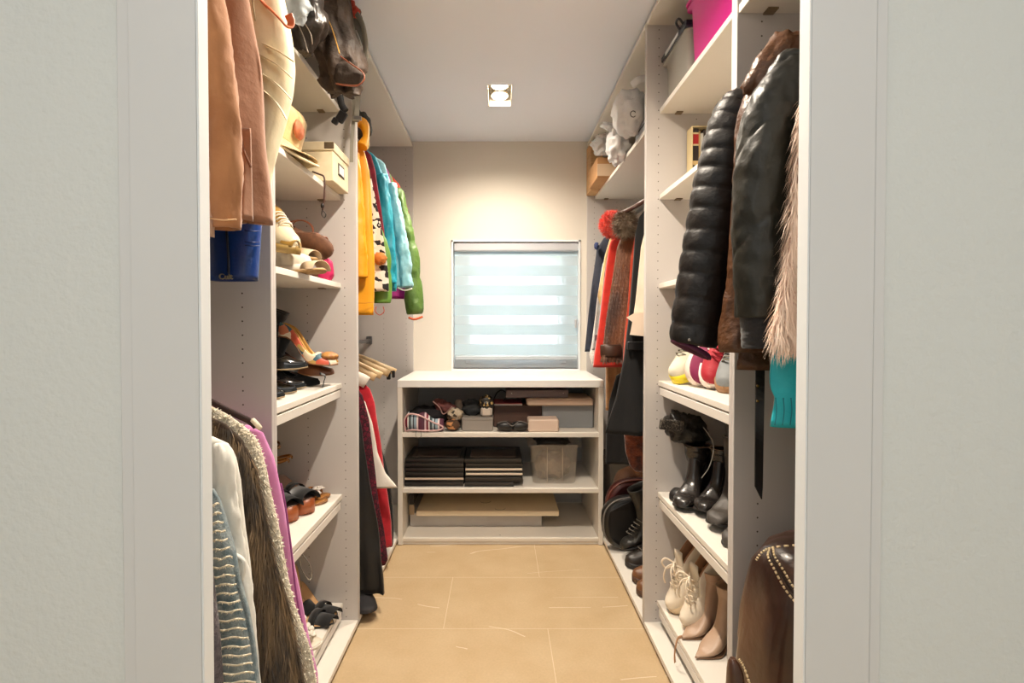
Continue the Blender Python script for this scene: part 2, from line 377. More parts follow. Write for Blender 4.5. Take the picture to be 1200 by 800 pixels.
# soft fill lights added in the unseen hall behind the camera
def area(name, loc, rot, sx, sy, e, c):
    ld = bpy.data.lights.new(name, 'AREA'); ld.shape = 'RECTANGLE'; ld.size = sx; ld.size_y = sy; ld.energy = e; ld.color = c
    lo = bpy.data.objects.new(name, ld); C.objects.link(lo); lo.location = loc; lo.rotation_euler = rot; return lo
area('hall_rear_fill', (0, -2.15, 1.4), (R(90), 0, R(180)), 2.6, 1.8, 12.5, (.93, .97, 1))  # added fill by the rear wall, which has no window
area('hall_top_fill', (0, -.7, ZC - .03), (0, 0, 0), 2.2, 1.2, 23, (1, .98, .95))  # added fill below the hall ceiling, no fitting modelled
pt = area('window_portal', ((wl + wr) / 2, YW + .2, (wb + wt) / 2), (R(90), 0, 0), .95, .95, 1, (1, 1, 1)); pt.rotation_euler = (R(-90), 0, 0); pt.data.cycles.is_portal = True
w = bpy.data.worlds.new('World'); bpy.context.scene.world = w; w.use_nodes = True
nt = w.node_tree; bg = nt.nodes['Background']; bg.inputs[0].default_value = (.87, .95, 1, 1); bg.inputs[1].default_value = 5.2
# ---------------------------------------------------------------- wardrobes
HOLES = {}
def panel_mat(name, cols):
    """warm grey melamine with drilled rows of shelf-pin holes; cols = X positions of the rows"""
    m = bpy.data.materials.new(name); m.use_nodes = True
    nt = m.node_tree; b = nt.nodes['Principled BSDF']; L = nt.links; b.inputs['Roughness'].default_value = .5
    ge = nt.nodes.new('ShaderNodeNewGeometry'); sp = nt.nodes.new('ShaderNodeSeparateXYZ'); L.new(ge.outputs['Position'], sp.inputs[0])
    def M(op, a, v=None, bb=None):
        n = nt.nodes.new('ShaderNodeMath'); n.operation = op; L.new(a, n.inputs[0])
        if v is not None: n.inputs[1].default_value = v
        if bb is not None: L.new(bb, n.inputs[1])
        return n.outputs[0]
    dz = M('MULTIPLY', M('SUBTRACT', M('FRACT', M('DIVIDE', sp.outputs[2], .0355)), .5), .0355); dz2 = M('MULTIPLY', dz, None, dz)
    tot = None
    for c in cols:
        dx = M('SUBTRACT', sp.outputs[0], c); d = M('ADD', M('MULTIPLY', dx, None, dx), None, dz2)
        h = M('LESS_THAN', d, .0022 ** 2)
        tot = h if tot is None else M('MAXIMUM', tot, None, h)
    mx = nt.nodes.new('ShaderNodeMixRGB'); L.new(tot, mx.inputs[0]); mx.inputs[1].default_value = col((198, 192, 188)); mx.inputs[2].default_value = col((70, 60, 52))
    L.new(mx.outputs[0], b.inputs['Base Color'])
    return m
melw = mat('melamine_edge', (224, 218, 210), .42)
shelf_m = mat('melamine_shelf', (232, 226, 216), .4)
metal = mat('rail_metal', (150, 150, 152), .3, .9)
T = .0145
def wardrobe(side, ya, yb, label, shelves, rails=(), lips=(), off=.048):
    """side -1/+1; shelves: [(z_top, front_x, thickness)]"""
    F, B = (XL, BL) if side < 0 else (XR, BR)
    t = thing('wardrobe_unit', label, 'wardrobe', ((F + B) / 2, (ya + yb) / 2, 0), group=None)
    pm = panel_mat('drilled_panel', [F + side * c for c in (off, .2, .55)])
    for y0 in (ya, yb - T):
        MB().rbox(F, B, y0, y0 + T, .02, ZC - .02, .0012).build('side_panel', pm, t)
    MB().box(B - side * .008, B, ya + T, yb - T, .02, ZC - .02).build('back_panel', mat('back_melamine', (205, 200, 196), .55), t)
    MB().rbox(F, B - side * .01, ya + T, yb - T, ZC - .04, ZC - .02, .001).build('top_panel', shelf_m, t)
    MB().rbox(F, B - side * .01, ya + T, yb - T, .02, .04, .001).build('bottom_panel', shelf_m, t)
    MB().box(F + side * .012, F + side * .03, ya, yb, 0, .02).build('plinth', mat('plinth_grey', (120, 112, 104), .6), t)
    for z, fx, th in shelves:
        s = MB().rbox(fx, B - side * .01, ya + T + .0005, yb - T - .0005, z - th, z, .0015).build('shelf', shelf_m, t)
        MB().box(fx + side * .06, fx + side * .085, yb - T - .028, yb - T - .001, z - th - .004, z - th).build('shelf_pin', mat('pin_brown', (120, 100, 75), .5), s)
    for z, fx in lips:
        MB().rbox(fx, fx + side * .018, ya + T + .001, yb - T - .02, z - .055, z - .026, .001).build('shelf_rail', melw, t)
    for z in rails:
        x = (F + B) / 2 + side * .0
        r = MB().tube([(x, ya + T, z), (x, yb - T, z)], .0125, 14).build('clothes_rail', metal, t)
        for y in (ya + T, yb - T - .006):
            mbk = MB().rbox(x - .02, x + .02, y, y + .006, z - .022, z + .03, .002); mbk.rbox(x - .016, x + .016, y - .01, y + .016, z - .018, z + .005, .002)
            mbk.build('rail_bracket', metal, r)
    return t
sx = .062
Y1L, Y2L = 1.304, 2.083
Y1R, Y2R = 1.288, 2.070
S = lambda side, z, th=.02: (z, (XL - sx) if side < 0 else (XR + sx - .01), th)
wardrobe(-1, YN + .002, Y1L + T, 'tall wardrobe unit of hanging clothes beside the entrance, with the blue leather piece', [], rails=(2.13, 1.13), off=.074)
wardrobe(-1, Y1L + T, Y2L + T, 'tall open wardrobe unit of shoe shelves between the fur vest and the yellow jacket', [S(-1, 2.13), S(-1, 1.774), S(-1, 1.42), S(-1, 1.014), S(-1, .56), S(-1, .112)], lips=[(1.014, XL - sx), (.56, XL - sx), (.112, XL - sx)])
wardrobe(-1, Y2L + T, YW - .002, 'tall wardrobe unit by the end wall with jackets hung above and bare hangers below', [], rails=(2.25, 1.146))
wardrobe(1, YN + .002, Y1R + T, 'tall wardrobe unit beside the entrance holding padded jackets over the brown leather bag', [(2.047, XR + .004, .022)], rails=(1.93,), off=.062)
wardrobe(1, Y1R + T, Y2R + T, 'tall open wardrobe unit with boots, trainers and the pink box on its shelves', [S(1, 2.118), S(1, 1.775), S(1, 1.418), S(1, 1.026), S(1, .574), S(1, .13)], lips=[(1.026, XR + sx - .01), (.574, XR + sx - .01), (.13, XR + sx - .01)])
wardrobe(1, Y2R + T, YW - .002, 'tall wardrobe unit by the end wall with long coats under a shelf of carrier bags', [S(1, 2.117)], rails=(1.98,))
# dresser against the end wall
DY = 2.887
dz_ = lambda py: P(600, py, DY).z
DX0, DX1 = P(466, 550, DY).x, P(707.5, 550, DY).x - .002
dr = thing('low_shelf_unit', 'low white open shelf unit standing against the end wall under the window', 'shelf unit', ((DX0 + DX1) / 2, (DY + YW) / 2, 0))
dm = mat('dresser_white', (226, 219, 208), .4)
zt = .941
MB().rbox(DX0, DX1, DY, YW - .001, zt - .042, zt, .002).build('top_board', mat('dresser_top', (236, 234, 230), .28), dr)
MB().rbox(DX0, DX0 + .027, DY, YW - .004, .002, zt - .043, .0015).build('side_panel', dm, dr)
MB().rbox(DX1 - .027, DX1, DY, YW - .004, .002, zt - .043, .0015).build('side_panel', dm, dr)
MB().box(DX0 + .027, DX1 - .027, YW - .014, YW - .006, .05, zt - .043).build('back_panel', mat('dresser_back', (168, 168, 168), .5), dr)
DS = [dz_(507), dz_(572.5), dz_(630.5)]
for zz in DS[:2]: MB().rbox(DX0 + .027, DX1 - .027, DY + .004, YW - .014, zz - .026, zz, .0015).build('shelf', dm, dr)
MB().rbox(DX0 + .027, DX1 - .027, DY + .004, YW - .015, DS[2] - .02, DS[2], .0015).build('bottom_board', dm, dr)
MB().box(DX0 + .027, DX1 - .027, DY + .012, DY + .03, .002, DS[2] - .021).build('plinth', dm, dr)
# ---------------------------------------------------------------- camera and view
cd = bpy.data.cameras.new('camera'); cam = bpy.data.objects.new('camera', cd); C.objects.link(cam)
cam.location = (0, 0, CAMZ); cam.rotation_euler = (R(90) - PITCH, 0, 0)
cd.sensor_fit = 'HORIZONTAL'; cd.sensor_width = 36; cd.lens = 36 * FPX / 1200; cd.shift_x = (600 - CX) / 1200; cd.shift_y = -(400 - CY) / 1200
cd.clip_start = .02
sc = bpy.context.scene; sc.camera = cam
sc.view_settings.view_transform = 'Standard'; sc.view_settings.look = 'None'; sc.view_settings.exposure = .04; sc.view_settings.gamma = 1; sc.view_settings.use_curve_mapping = False
sc.cycles.max_bounces = 8; sc.cycles.transparent_max_bounces = 16; sc.cycles.sample_clamp_indirect = 6
# ================================================================ GARMENTS
def sgp(x, p): return math.copysign(abs(x) ** p, x)
def body(prof, inn, Y, ty, folds=(5, .012), seed=0, n=56, nz=40, hem=True, flare=0, lean=0, pinch=.5):
    """hanging cloth body. prof: [(x_aisle, z)] top to bottom; inn: same for the wardrobe side; ty: half thickness at top / bottom"""
    prof = [(-z, x) for x, z in prof]; inn = [(-z, x) for x, z in inn]
    z0, z1 = -prof[0][0], -prof[-1][0]
    mb = MB(); rings = []
    def ring(t, z, k=1.0):
        xo, xi = interp(prof, -z), interp(inn, -z)
        cx, h = (xo + xi) / 2, abs(xo - xi) / 2 * k
        th = (ty[0] + (ty[1] - ty[0]) * t) * k * (pinch + (1 - pinch) * min(1, t * 6 + .1))
        out = []
        for j in range(n):
            a = 2 * PI * j / n; u = sgp(math.cos(a), .85); v = sgp(math.sin(a), .65)
            x = cx + h * u
            f = folds[1] * (.25 + .75 * t) * (math.sin(x * folds[0] * 9 + seed * 2.3 + .8 * math.sin(z * 3 + seed)) + .5 * math.sin(x * folds[0] * 21 + seed + z * 2))
            f += folds[1] * 1.1 * noise.noise(Vector((x * 7, z * 5 + seed * 3, seed)))
            y = Y + lean * t + th * v + f * (1 if abs(v) > .2 else .3)
            out.append(Vector((x + .25 * f * (1 if abs(u) > .8 else 0), y, z)))
        return out
    for i in range(nz + 1):
        t = i / nz; rings.append(ring(t, z0 + (z1 - z0) * t))
    if hem:
        rings.append(ring(1, z1 + .003, .93)); rings.append(ring(1, z1 + .05, .85))
    return mb.rings(rings)
def sleeve(pts, rx, ry, puff=None, seed=0, n=28, m=None, wr=.006, hem=True, ref=(0, 1, 0), chev=0, crisp=.4):
    """tube sleeve along pts with (t -> radius) tables rx (across aisle) and ry (depth); puff = (count, depth)"""
    m = m or (puff[0] * 10 if puff else 40)
    c = smoothpts(pts, m + 1); rings = []
    def ring(i, k=1.0, dz=0):
        t = i / m; p = c[i]; tg = (c[min(i + 1, m)] - c[max(i - 1, 0)]).normalized()
        a = Vector((1, 0, 0)); a = (a - tg * a.dot(tg)).normalized(); b = tg.cross(a)
        qx, qy = interp(rx, t), interp(ry, t)
        q = 1; out = []
        for j in range(n):
            an = 2 * PI * j / n
            if puff:
                ph = (t * puff[0] + chev * abs(((an / PI - .5 + 1) % 2) - 1)) % 1.0; s_ = abs(math.sin(PI * ph)) ** crisp; q = 1 - puff[1] * (1 - s_)
            d = wr * (noise.noise(Vector((math.cos(an) * 1.3, math.sin(an) * 1.3 + seed * 5, t * 9 + seed))) + .6 * noise.noise(Vector((math.cos(an) * 3, math.sin(an) * 3, t * 26 + seed))))
            if puff: d += .25 * wr * math.sin(an * 9 + 5 * noise.noise(Vector((t * puff[0], seed, 0)))) * (1 - s_)
            out.append(p + (a * math.cos(an) * (qx * q + d) + b * math.sin(an) * (qy * q + d)) * k - tg * dz)
        return out
    rings.append(ring(0, .5)); 
    for i in range(m + 1): rings.append(ring(i))
    if hem: rings.append(ring(m, .9)); rings.append(ring(m, .82, .035))
    return MB().rings(rings)
def prof(pts, Y): return [(P(x, y, Y).x, P(x, y, Y).z) for x, y in pts]
def fur(src, name, m, parent, count, length, width=.0022, down=.6, seed=0, sel=None, curl=.35):
    """strands rooted on src's faces (world coords), tapered flat ribbons"""
    random.seed(seed); me = src.data; off = world_loc(src)
    tris = []; tot = 0
    for p in me.polygons:
        c = p.center + off
        if p.area < 1e-8 or (sel and not sel(c, p.normal)): continue
        tot += p.area; tris.append((tot, p))
    mb = MB()
    import bisect
    acc = [t[0] for t in tris]
    if not tris: return
    for _ in range(count):
        p = tris[min(bisect.bisect(acc, random.random() * tot), len(tris) - 1)][1]
        vs = [me.vertices[i].co for i in p.vertices]
        w = [random.random() + .01 for _ in vs]; s_ = sum(w); q = Vector((0, 0, 0))
        for a, b in zip(vs, w): q += a * (b / s_)
        q += off; nrm = p.normal
        d = (nrm * (1 - down) + Vector((0, 0, -1)) * down + Vector((random.gauss(0, curl), random.gauss(0, curl), random.gauss(0, curl))) * .5).normalized()
        L_ = length * random.uniform(.6, 1.25); side = d.cross(nrm + Vector((.01, .02, 0)));
        side = side.normalized() * width * .5 if side.length > 1e-4 else Vector((width / 2, 0, 0))
        d2 = (d + Vector((0, 0, -1)) * .5 * down + Vector((random.gauss(0, .15), 0, random.gauss(0, .15)))).normalized()
        m1 = q + d * L_ * .5; e = m1 + d2 * L_ * .5
        mb.add([q - side, q + side, m1 + side * .8, m1 - side * .8, e], [(0, 1, 2, 3), (3, 2, 4)], True)
    o = mb.build(name, m, parent)
    return o
def outward(o):
    """make normals point outwards (needed before fur)"""
    fix_normals(o); return o
def hanger(label, x, y, z, half=.21, drop=.085, m=None, thick=.011, rz=0, kind='wood', group=None, tiltx=0):
    t = thing('clothes_hanger', label, 'hanger', (x, y, z), (0, tiltx, rz), group)
    m = m or mat('hanger_wood', (208, 170, 120), .45, rgb2=(190, 150, 100), vs=14)
    mb = MB(); pts = [(s_ * half, 0, -.055 - drop + .02 * (1 - abs(s_))) if abs(s_) > .99 else (s_ * half, 0, -.055 - drop * abs(s_) ** 1.25) for s_ in [i / 10 for i in range(-10, 11)]]
    pts = [(p[0], p[1] + .02 * (abs(p[0]) / half) ** 2, p[2]) for p in pts]
    mb.tube(pts, lambda u: thick * (1.15 if abs(u - .5) > .4 else 1), 10, flat=(.65, 1.25)); mb.build('hanger_arm', m, t, local=True)
    hk = MB(); r = .02; cz = .018 - .0125
    hp = [(0, 0, -.06), (0, 0, -.025), (.004, 0, -.012)] + [(r * math.sin(a) , 0, cz + r * -math.cos(a) + 0) for a in [R(k) for k in range(20, 250, 25)]]
    hp = [(0, 0, -.06), (0, 0, -.02)] + [(.0185 * math.sin(a), 0, -.0005 - .0185 * math.cos(a)) for a in [R(k) for k in range(30, 250, 20)]]
    hk.tube(hp, .0019, 6); hk.build('hook', mat('hook_steel', (170, 170, 172), .25, 1), t, local=True)
    return t
def garment(name, label, cat, Y, outp, z_in=None, inx=None, ty=(.02, .03), m=None, slv=None, group=None, folds=(5, .012), seed=0, side=-1, hemz=None, part='body', extras=None, pinch=.5, lean=0):
    """outp: pixel outline of the aisle-side edge, top to bottom, read at depth Y"""
    p = prof(outp, Y)
    cxr = (XL + BL) / 2 if side < 0 else (XR + BR) / 2
    xin = (BL + .05) if side < 0 else (BR - .05)
    z0, z1 = p[0][1], p[-1][1]
    inn = [(2 * cxr - p[0][0] if abs(p[0][0]) > abs(cxr) - .3 else cxr + side * .05, z0), (xin if inx is None else inx, z0 + (z1 - z0) * .2), (xin if inx is None else inx, z1)]
    if side < 0: inn = [(max(min(a, p[0][0] - .06), BL + .03), b) for a, b in inn]
    else: inn = [(min(max(a, p[0][0] + .06), BR - .03), b) for a, b in inn]
    t = thing(name, label, cat, (cxr, Y, z0), group=group)
    b = body(p, inn, Y, ty, folds, seed, pinch=pinch, lean=lean).build(part, m, t)
    MB().tube([(cxr - .012, Y, z0 - .01), (cxr - .01, Y, z0 + .02), (cxr + .01, Y, z0 + .02), (cxr + .012, Y, z0 - .01)], .0025, 6).build('hanging_loop', mat('loop_black', (30, 28, 28), .7), t)
    return t, b

fab = lambda n, c, c2=None, rough=.85, sheen=.3, vs=30, b=(260, .25, .002): mat(n, c, rough, rgb2=c2, vs=vs, sheen=sheen, bump=b)
# ---------------------------------------------------------------- entrance side, upper rail: suede, cream, blue
RZ = 2.13
tan = mat('tan_suede', (178, 124, 82), .95, rgb2=(160, 106, 66), vs=9, sheen=.35, bump=(60, .35, .004))
rose = mat('rose_suede', (168, 122, 94), .95, rgb2=(148, 103, 76), vs=9, sheen=.35, bump=(60, .35, .004))
# rosy brown suede coat (behind the tan one)
t, b = garment('suede_coat', 'long rosy tan suede coat hanging open at the hem over the blue leather piece', 'coat', 1.06,
   [(286, -62), (292, 0), (300, 60), (307, 130), (312, 200), (316, 262)], ty=(.02, .034), m=rose, seed=2, folds=(4, .02), inx=-.84)
def panel_under(px0, px1, py0, py1, Y, m, name, t, th=.004, seed=0, bulge=.012):
    """a hanging flap of cloth with thickness between two pixel columns at depth Y"""
    mb = MB(); r = []
    for i in range(15):
        u = i / 14; y_ = py0 + (py1 - py0) * u; A, B = P(px0, y_, Y), P(px1, y_, Y); ring = []
        N = 14
        for j in range(N + 1):
            q = A.lerp(B, j / N); q.y += bulge * math.sin(j / N * PI * 2 + seed) * u; ring.append(q)
        for j in range(N, -1, -1):
            q = A.lerp(B, j / N); q.y += bulge * math.sin(j / N * PI * 2 + seed) * u + th; ring.append(q)
        r.append(ring)
    return mb.rings(r).build(name, m, t)
panel_under(278, 293, 150, 258, 1.015, rose, 'front_flap', t, seed=1)
MB().tube([P(280, 160, 1.012), P(288, 182, 1.012), P(294, 196, 1.012)], .0022, 6).build('seam', mat('rose_seam', (140, 98, 78), .9), t)
# tan suede jacket in front
t, b = garment('suede_jacket', 'light tan suede jacket hanging in front of the rosy suede coat', 'jacket', .945,
   [(262, -62), (266, 0), (272, 60), (280, 140), (282, 200), (280, 268)], ty=(.02, .03), m=tan, seed=5, folds=(4, .018), inx=-.80)
sl = sleeve([P(232, -60, .90), P(250, 60, .90), P(262, 160, .90), P(263, 268, .90)], [(0, .032), (1, .028)], [(0, .03), (1, .02)], seed=3, wr=.005).build('sleeve', tan, t)
MB().tube([P(246, 256, .879), P(262, 258, .877), P(277, 257, .879)], .0015, 6).build('hem_stitch', mat('tan_seam', (226, 184, 140), .9), t)
panel_under(236, 250, 120, 278, .885, mat('pale_suede', (206, 170, 146), .95, rgb2=(192, 154, 130), vs=9, sheen=.35), 'hem_flap', t)
# cream garment with leather piping
cream = mat('cream_cloth', (228, 214, 180), .62, rgb2=(220, 204, 168), vs=5, bump=(9, .35, .02), sheen=.1)
t = thing('cream_coat', 'smooth cream coat with a curved tan leather trim, next to the suede coats', 'coat', (-.62, 1.16, 2.06))
Yc = 1.16
po = prof([(318, -60), (331, -10), (338, 20), (343, 50), (345, 80), (342, 110), (334, 145), (324, 180), (316, 205), (308, 240)], Yc)
pi = prof([(248, -60), (255, 0), (262, 60), (268, 120), (276, 180), (282, 205), (290, 240)], Yc)
body(po, pi, Yc, (.03, .045), (2.4, .006), 7).build('body', cream, t)
mbp = MB(); 
for k, (a, b_, c_) in enumerate([((300, 62), (322, 74), (343, 92)), ((303, 84), (324, 98), (341, 116)), ((306, 104), (324, 120), (336, 140)), ((309, 52), (326, 60), (344, 72))]):
    mbp.tube(smoothpts([P(a[0], a[1], Yc - .047), P(b_[0], b_[1], Yc - .052), P(c_[0], c_[1], Yc - .03)], 14), .007, 10, flat=(1, .22))
mbp.build('fold', cream, t)
tr = smoothpts([P(300, -12, Yc - .047), P(308, 3, Yc - .050), P(319, 13, Yc - .052), P(329, 23, Yc - .05), P(336, 31, Yc - .046), P(340, 31, Yc - .04), P(341, 25, Yc - .037), P(338, 17, Yc - .04)], 60)
MB().tube(tr, .0092, 10, flat=(1, .32)).build('leather_trim', mat('tan_leather', (196, 104, 60), .5, rgb2=(176, 88, 48), vs=60, bump=(120, .3, .002)), t)
MB().tube([P(296, 0, Yc - .045), P(299, 24, Yc - .048)], .0018, 6).build('seam', mat('cream_seam', (176, 164, 130), .8), t)
# blue leather skirt
blue = mat('blue_leather', (12, 62, 138), .36, rgb2=(8, 50, 120), vs=8, bump=(140, .35, .002), coat=.2)
t, b = garment('leather_skirt', 'bright blue leather skirt with seams, only its lower half showing below the suede', 'skirt', 1.19,
   [(302, 100), (304, 200), (306.5, 256), (305, 290), (302, 329)], ty=(.022, .03), m=blue, seed=3, folds=(1.6, .007), inx=P(250, 300, 1.19).x - .004)
mb = MB()
for y_ in (271, 284, 288): mb.tube(smoothpts([P(287, y_ - 1, 1.157), P(296, y_, 1.156), P(304, y_ - .5, 1.176)], 8), .0012, 6)
mb.build('seam', mat('blue_seam', (8, 40, 100), .5), t)
MB().tube(smoothpts([P(265, 262, 1.149), P(267.5, 295, 1.148), P(268, 320, 1.146)], 10), .0028, 6).build('zip', mat('dark_zip', (14, 22, 44), .5), t)
fc = bpy.data.curves.new('hem_lettering', 'FONT'); fc.body = 'Cult'; fc.size = .0175; fc.extrude = .0015; fc.bevel_depth = .0002
fo_ = bpy.data.objects.new('hem_lettering', fc); C.objects.link(fo_)
q = P(256.5, 327, 1.150); fo_.location = q - world_loc(t); fo_.rotation_euler = (R(90), 0, 0); fo_.parent = t
bpy.context.view_layer.update(); dg = bpy.context.evaluated_depsgraph_get(); me = bpy.data.meshes.new_from_object(fo_.evaluated_get(dg))
fm = bpy.data.objects.new('lettering', me); C.objects.link(fm); fm.location = fo_.location; fm.rotation_euler = fo_.rotation_euler; fm.parent = t; bpy.data.objects.remove(fo_)
me.materials.clear(); me.materials.append(mat('silver_letter', (200, 190, 160), .3, .9))
# ---------------------------------------------------------------- entrance side, lower rail
t, b = garment('knit_cardigan', 'grey marl knitted garment, a sliver showing beside the fringed denim jacket', 'cardigan', .908,
   [(236, 560), (246, 640), (253, 690), (259, 745), (264, 830)], ty=(.016, .02), m=fab('grey_knit', (112, 104, 110), (86, 80, 88), vs=90, b=(240, .8, .006)), seed=1, inx=-.75, folds=(5, .004))
# denim tiered jacket with cream fringed seams
den = mat('pale_denim', (150, 161, 163), .9, rgb2=(104, 124, 132), vs=46, sheen=.2, bump=(260, .7, .004))
Yd = .955
dp = [(247, 574), (255, 590), (262, 620), (270, 650), (276, 690), (284, 720), (292, 760), (298, 800), (303, 850)]
t, b = garment('denim_jacket', 'pale blue denim jacket with rows of cream frayed seams', 'jacket', Yd, dp, ty=(.03, .032), m=den, seed=4, folds=(3, .01), inx=-.75)
random.seed(8); mb = MB()
for k in range(25):
    yy = 590 + k * 10.4; xe = interp([(y, x) for x, y in dp], yy) + 1.5; pts = []
    for j in range(15):
        x_ = 236 + (xe - 236) * j / 14; pts.append(P(x_, yy + 1.0 * math.sin(j * .9 + k) + 4 * (1 - j / 14), Yd - .033 + (.016 if j > 12 else 0) - .004 * math.sin(j * 1.3 + k)))
    mb.tube(smoothpts(pts, 40), .0017, 5)
    for j in range(26):
        q = smoothpts(pts, 27)[j]; e = q + Vector((random.gauss(0, .003), -.003, random.choice((-1, 1)) * random.uniform(.001, .004))); mb.tube([q, e], [.0008, .0003], 4)
mb.build('fringe', mat('cream_thread', (226, 214, 190), .9), t)
# white shirt
wh = mat('white_cotton', (236, 234, 226), .85, rgb2=(230, 227, 218), vs=6, sheen=.15, bump=(24, .35, .01))
Ys = 1.024
t, b = garment('white_shirt', 'plain white cotton shirt with a long sleeve, between the denim jacket and the fur vest', 'shirt', Ys,
   [(250, 511), (262, 515), (269, 522), (275, 534), (281, 562), (287, 620), (295, 680), (302, 740), (309, 850)], ty=(.016, .022), m=wh, seed=9, folds=(3, .010), inx=-.80)
sleeve([P(257, 519, 1.0), P(262, 580, 1.0), P(270, 640, 1.0), P(279, 700, 1.0), P(287, 800, 1.0), P(289, 850, 1.0)], [(0, .008), (.04, .02), (.1, .026), (.5, .028), (1, .03)], [(0, .006), (.08, .014), (1, .016)], seed=6, wr=.006, m=60).build('sleeve', wh, t)
MB().tube(smoothpts([P(266, 648, .985), P(276, 650, .982), P(286, 659, .982), P(283, 680, .985)], 16), .004, 8).build('fold', wh, t)
# dark brown fur vest
Yf = 1.115
furb = mat('fur_skin_brown', (66, 50, 34), .9, rgb2=(48, 36, 26), vs=60)
furh = mat('fur_hair_brown', (116, 92, 62), .55, rgb2=(52, 40, 28), vs=55, stretch=(1, 1, .15), sheen=.2)
t, b = garment('fur_vest', 'long dark brown fur vest hanging between the white shirt and the cream fleece coat', 'vest', Yf,
   [(244, 488), (262, 494), (285, 515), (301, 545), (311, 600), (322, 660), (338, 720), (352, 780), (362, 850)], ty=(.018, .030), m=furb, seed=11, folds=(3, .008), inx=-.86)
outward(b)
fur(b, 'fur', furh, t, 15000, .05, .0022, .78, 5, sel=lambda c, n: n.y < .35 and c.x > -.72 and c.z > .3, curl=.22)
# cream fleece coat
fl = mat('cream_fleece', (246, 236, 214), .98, rgb2=(232, 218, 192), vs=70, sheen=.4, bump=(170, 1.0, .008))
Yl = 1.19
t, b = garment('fleece_coat', 'cream curly fleece coat just behind the dark brown fur vest', 'coat', Yl,
   [(244, 474), (262, 482), (286, 498), (303, 516), (313, 548), (323, 600), (336, 668), (346, 710), (360, 760), (378, 850)], ty=(.018, .022), m=fl, seed=12, folds=(2, .006), inx=-.9)
outward(b); fur(b, 'fleece_pile', mat('fleece_hair', (250, 242, 222), .9), t, 9000, .006, .0024, .2, 9, sel=lambda c, n: n.y < .4 and c.x > -.75, curl=.8)
# pink coat
pk = mat('pink_cloth', (226, 150, 204), .8, rgb2=(214, 134, 190), vs=12, bump=(40, .3, .006), sheen=.2)
t, b = garment('pink_jacket', 'narrow glimpse of an orchid pink jacket behind the cream fleece coat', 'jacket', 1.243,
   [(290, 498), (308, 506), (322, 536), (331, 580), (338, 620), (344, 664), (352, 700), (360, 740), (373, 790), (376, 850)], ty=(.014, .018), m=pk, seed=13, folds=(2, .006), inx=-.95)
MB().tube(smoothpts([P(329, 566, 1.222), P(334, 590, 1.222), P(341, 640, 1.222), P(348, 700, 1.222), P(366, 790, 1.222)], 24), .0022, 6).build('seam', mat('pink_seam', (150, 70, 130), .8), t)
t, b = garment('purple_dress', 'deep purple garment edge between the pink jacket and the wardrobe side', 'dress', 1.275,
   [(312, 520), (328, 580), (340, 640), (346, 670), (349, 720), (352, 760), (356, 850)], ty=(.008, .01), m=fab('purple_cloth', (92, 34, 84), (70, 26, 66)), seed=14, folds=(2, .002), inx=-.95)
# dark hanger seen above the fleece coat
hx = (XL + BL) / 2
t = thing('padded_hanger', 'dark brown velvet hanger arm showing above the cream fleece coat', 'hanger', (hx, 1.225, 1.13))
MB().tube(smoothpts([P(225, 458, 1.225), P(248, 471, 1.225), P(275, 485, 1.225), P(292, 493, 1.225), P(300, 500, 1.225)], 20), .0065, 8, flat=(.6, 1.2)).build('hanger_arm', mat('dark_velvet', (52, 34, 32), .8), t)
MB().tube([(hx, 1.225, 1.148), (hx - .018, 1.225, 1.135), (hx, 1.225, 1.113), (hx, 1.225, 1.09)], .002, 6).build('hook', mat('hook_steel', (170, 170, 172), .25, 1), t)
MB().tube(smoothpts([P(296, 492, 1.22), P(301, 497, 1.215), P(305, 502, 1.22)], 6), .006, 8).build('ruffle_end', mat('cream_thread', (226, 214, 190), .9), t)

# ---------------------------------------------------------------- end-wall side of the run, upper rail
yel = mat('yellow_rubberised', (236, 164, 22), .5, rgb2=(230, 154, 18), vs=6, bump=(16, .35, .01))
Yy = 2.215
t, b = garment('yellow_raincoat', 'mustard yellow hooded raincoat, first on the upper rail by the end wall', 'raincoat', Yy,
   [(418, 170), (427, 176), (433, 200), (437, 250), (440, 320), (438, 369)], ty=(.03, .04), m=yel, seed=1, folds=(2.2, .008))
MB().tube(smoothpts([P(413, 172, Yy - .02), P(409, 155, Yy - .03), P(416, 143, Yy - .02), P(426, 146, Yy), P(429, 160, Yy - .02), P(424, 172, Yy - .04)], 30), lambda u: .019 + .005 * math.sin(u * 14), 12).build('hood', yel, t)
sleeve([P(411, 180, Yy - .045), P(416, 230, Yy - .05), P(420, 280, Yy - .05), P(421, 325, Yy - .048)], [(0, .035), (1, .034)], [(0, .025), (1, .026)], seed=2, wr=.006).build('sleeve', yel, t)
MB().tube([P(417, 355, Yy - .043), P(428, 355, Yy - .044), P(438, 354, Yy - .03)], .0015, 6).build('seam', mat('yellow_seam', (190, 124, 14), .6), t)
MB().blob(P(427, 168, Yy + .02), (.022, .02, .028), 5, .15, 2).build('hood_lining', mat('hood_lining', (226, 206, 150), .8), t)
leo = blotch('leopard', [(232, 224, 214), (34, 30, 32), (226, 214, 200), (30, 28, 30), (236, 230, 222)], 46, .8)
Yz = 2.33
t, b = garment('leopard_blouse', 'black and white animal print jacket between the yellow and turquoise jackets', 'jacket', Yz,
   [(420, 168), (427, 176), (433, 200), (441, 240), (449, 280), (454, 320), (455, 341)], ty=(.022, .026), m=leo, seed=2, folds=(2, .008))
MB().blob(P(445, 303, Yz - .02), (.03, .025, .028), 4, .2, 3).build('cuff', mat('tan_suede_cuff', (186, 112, 44), .8), t)
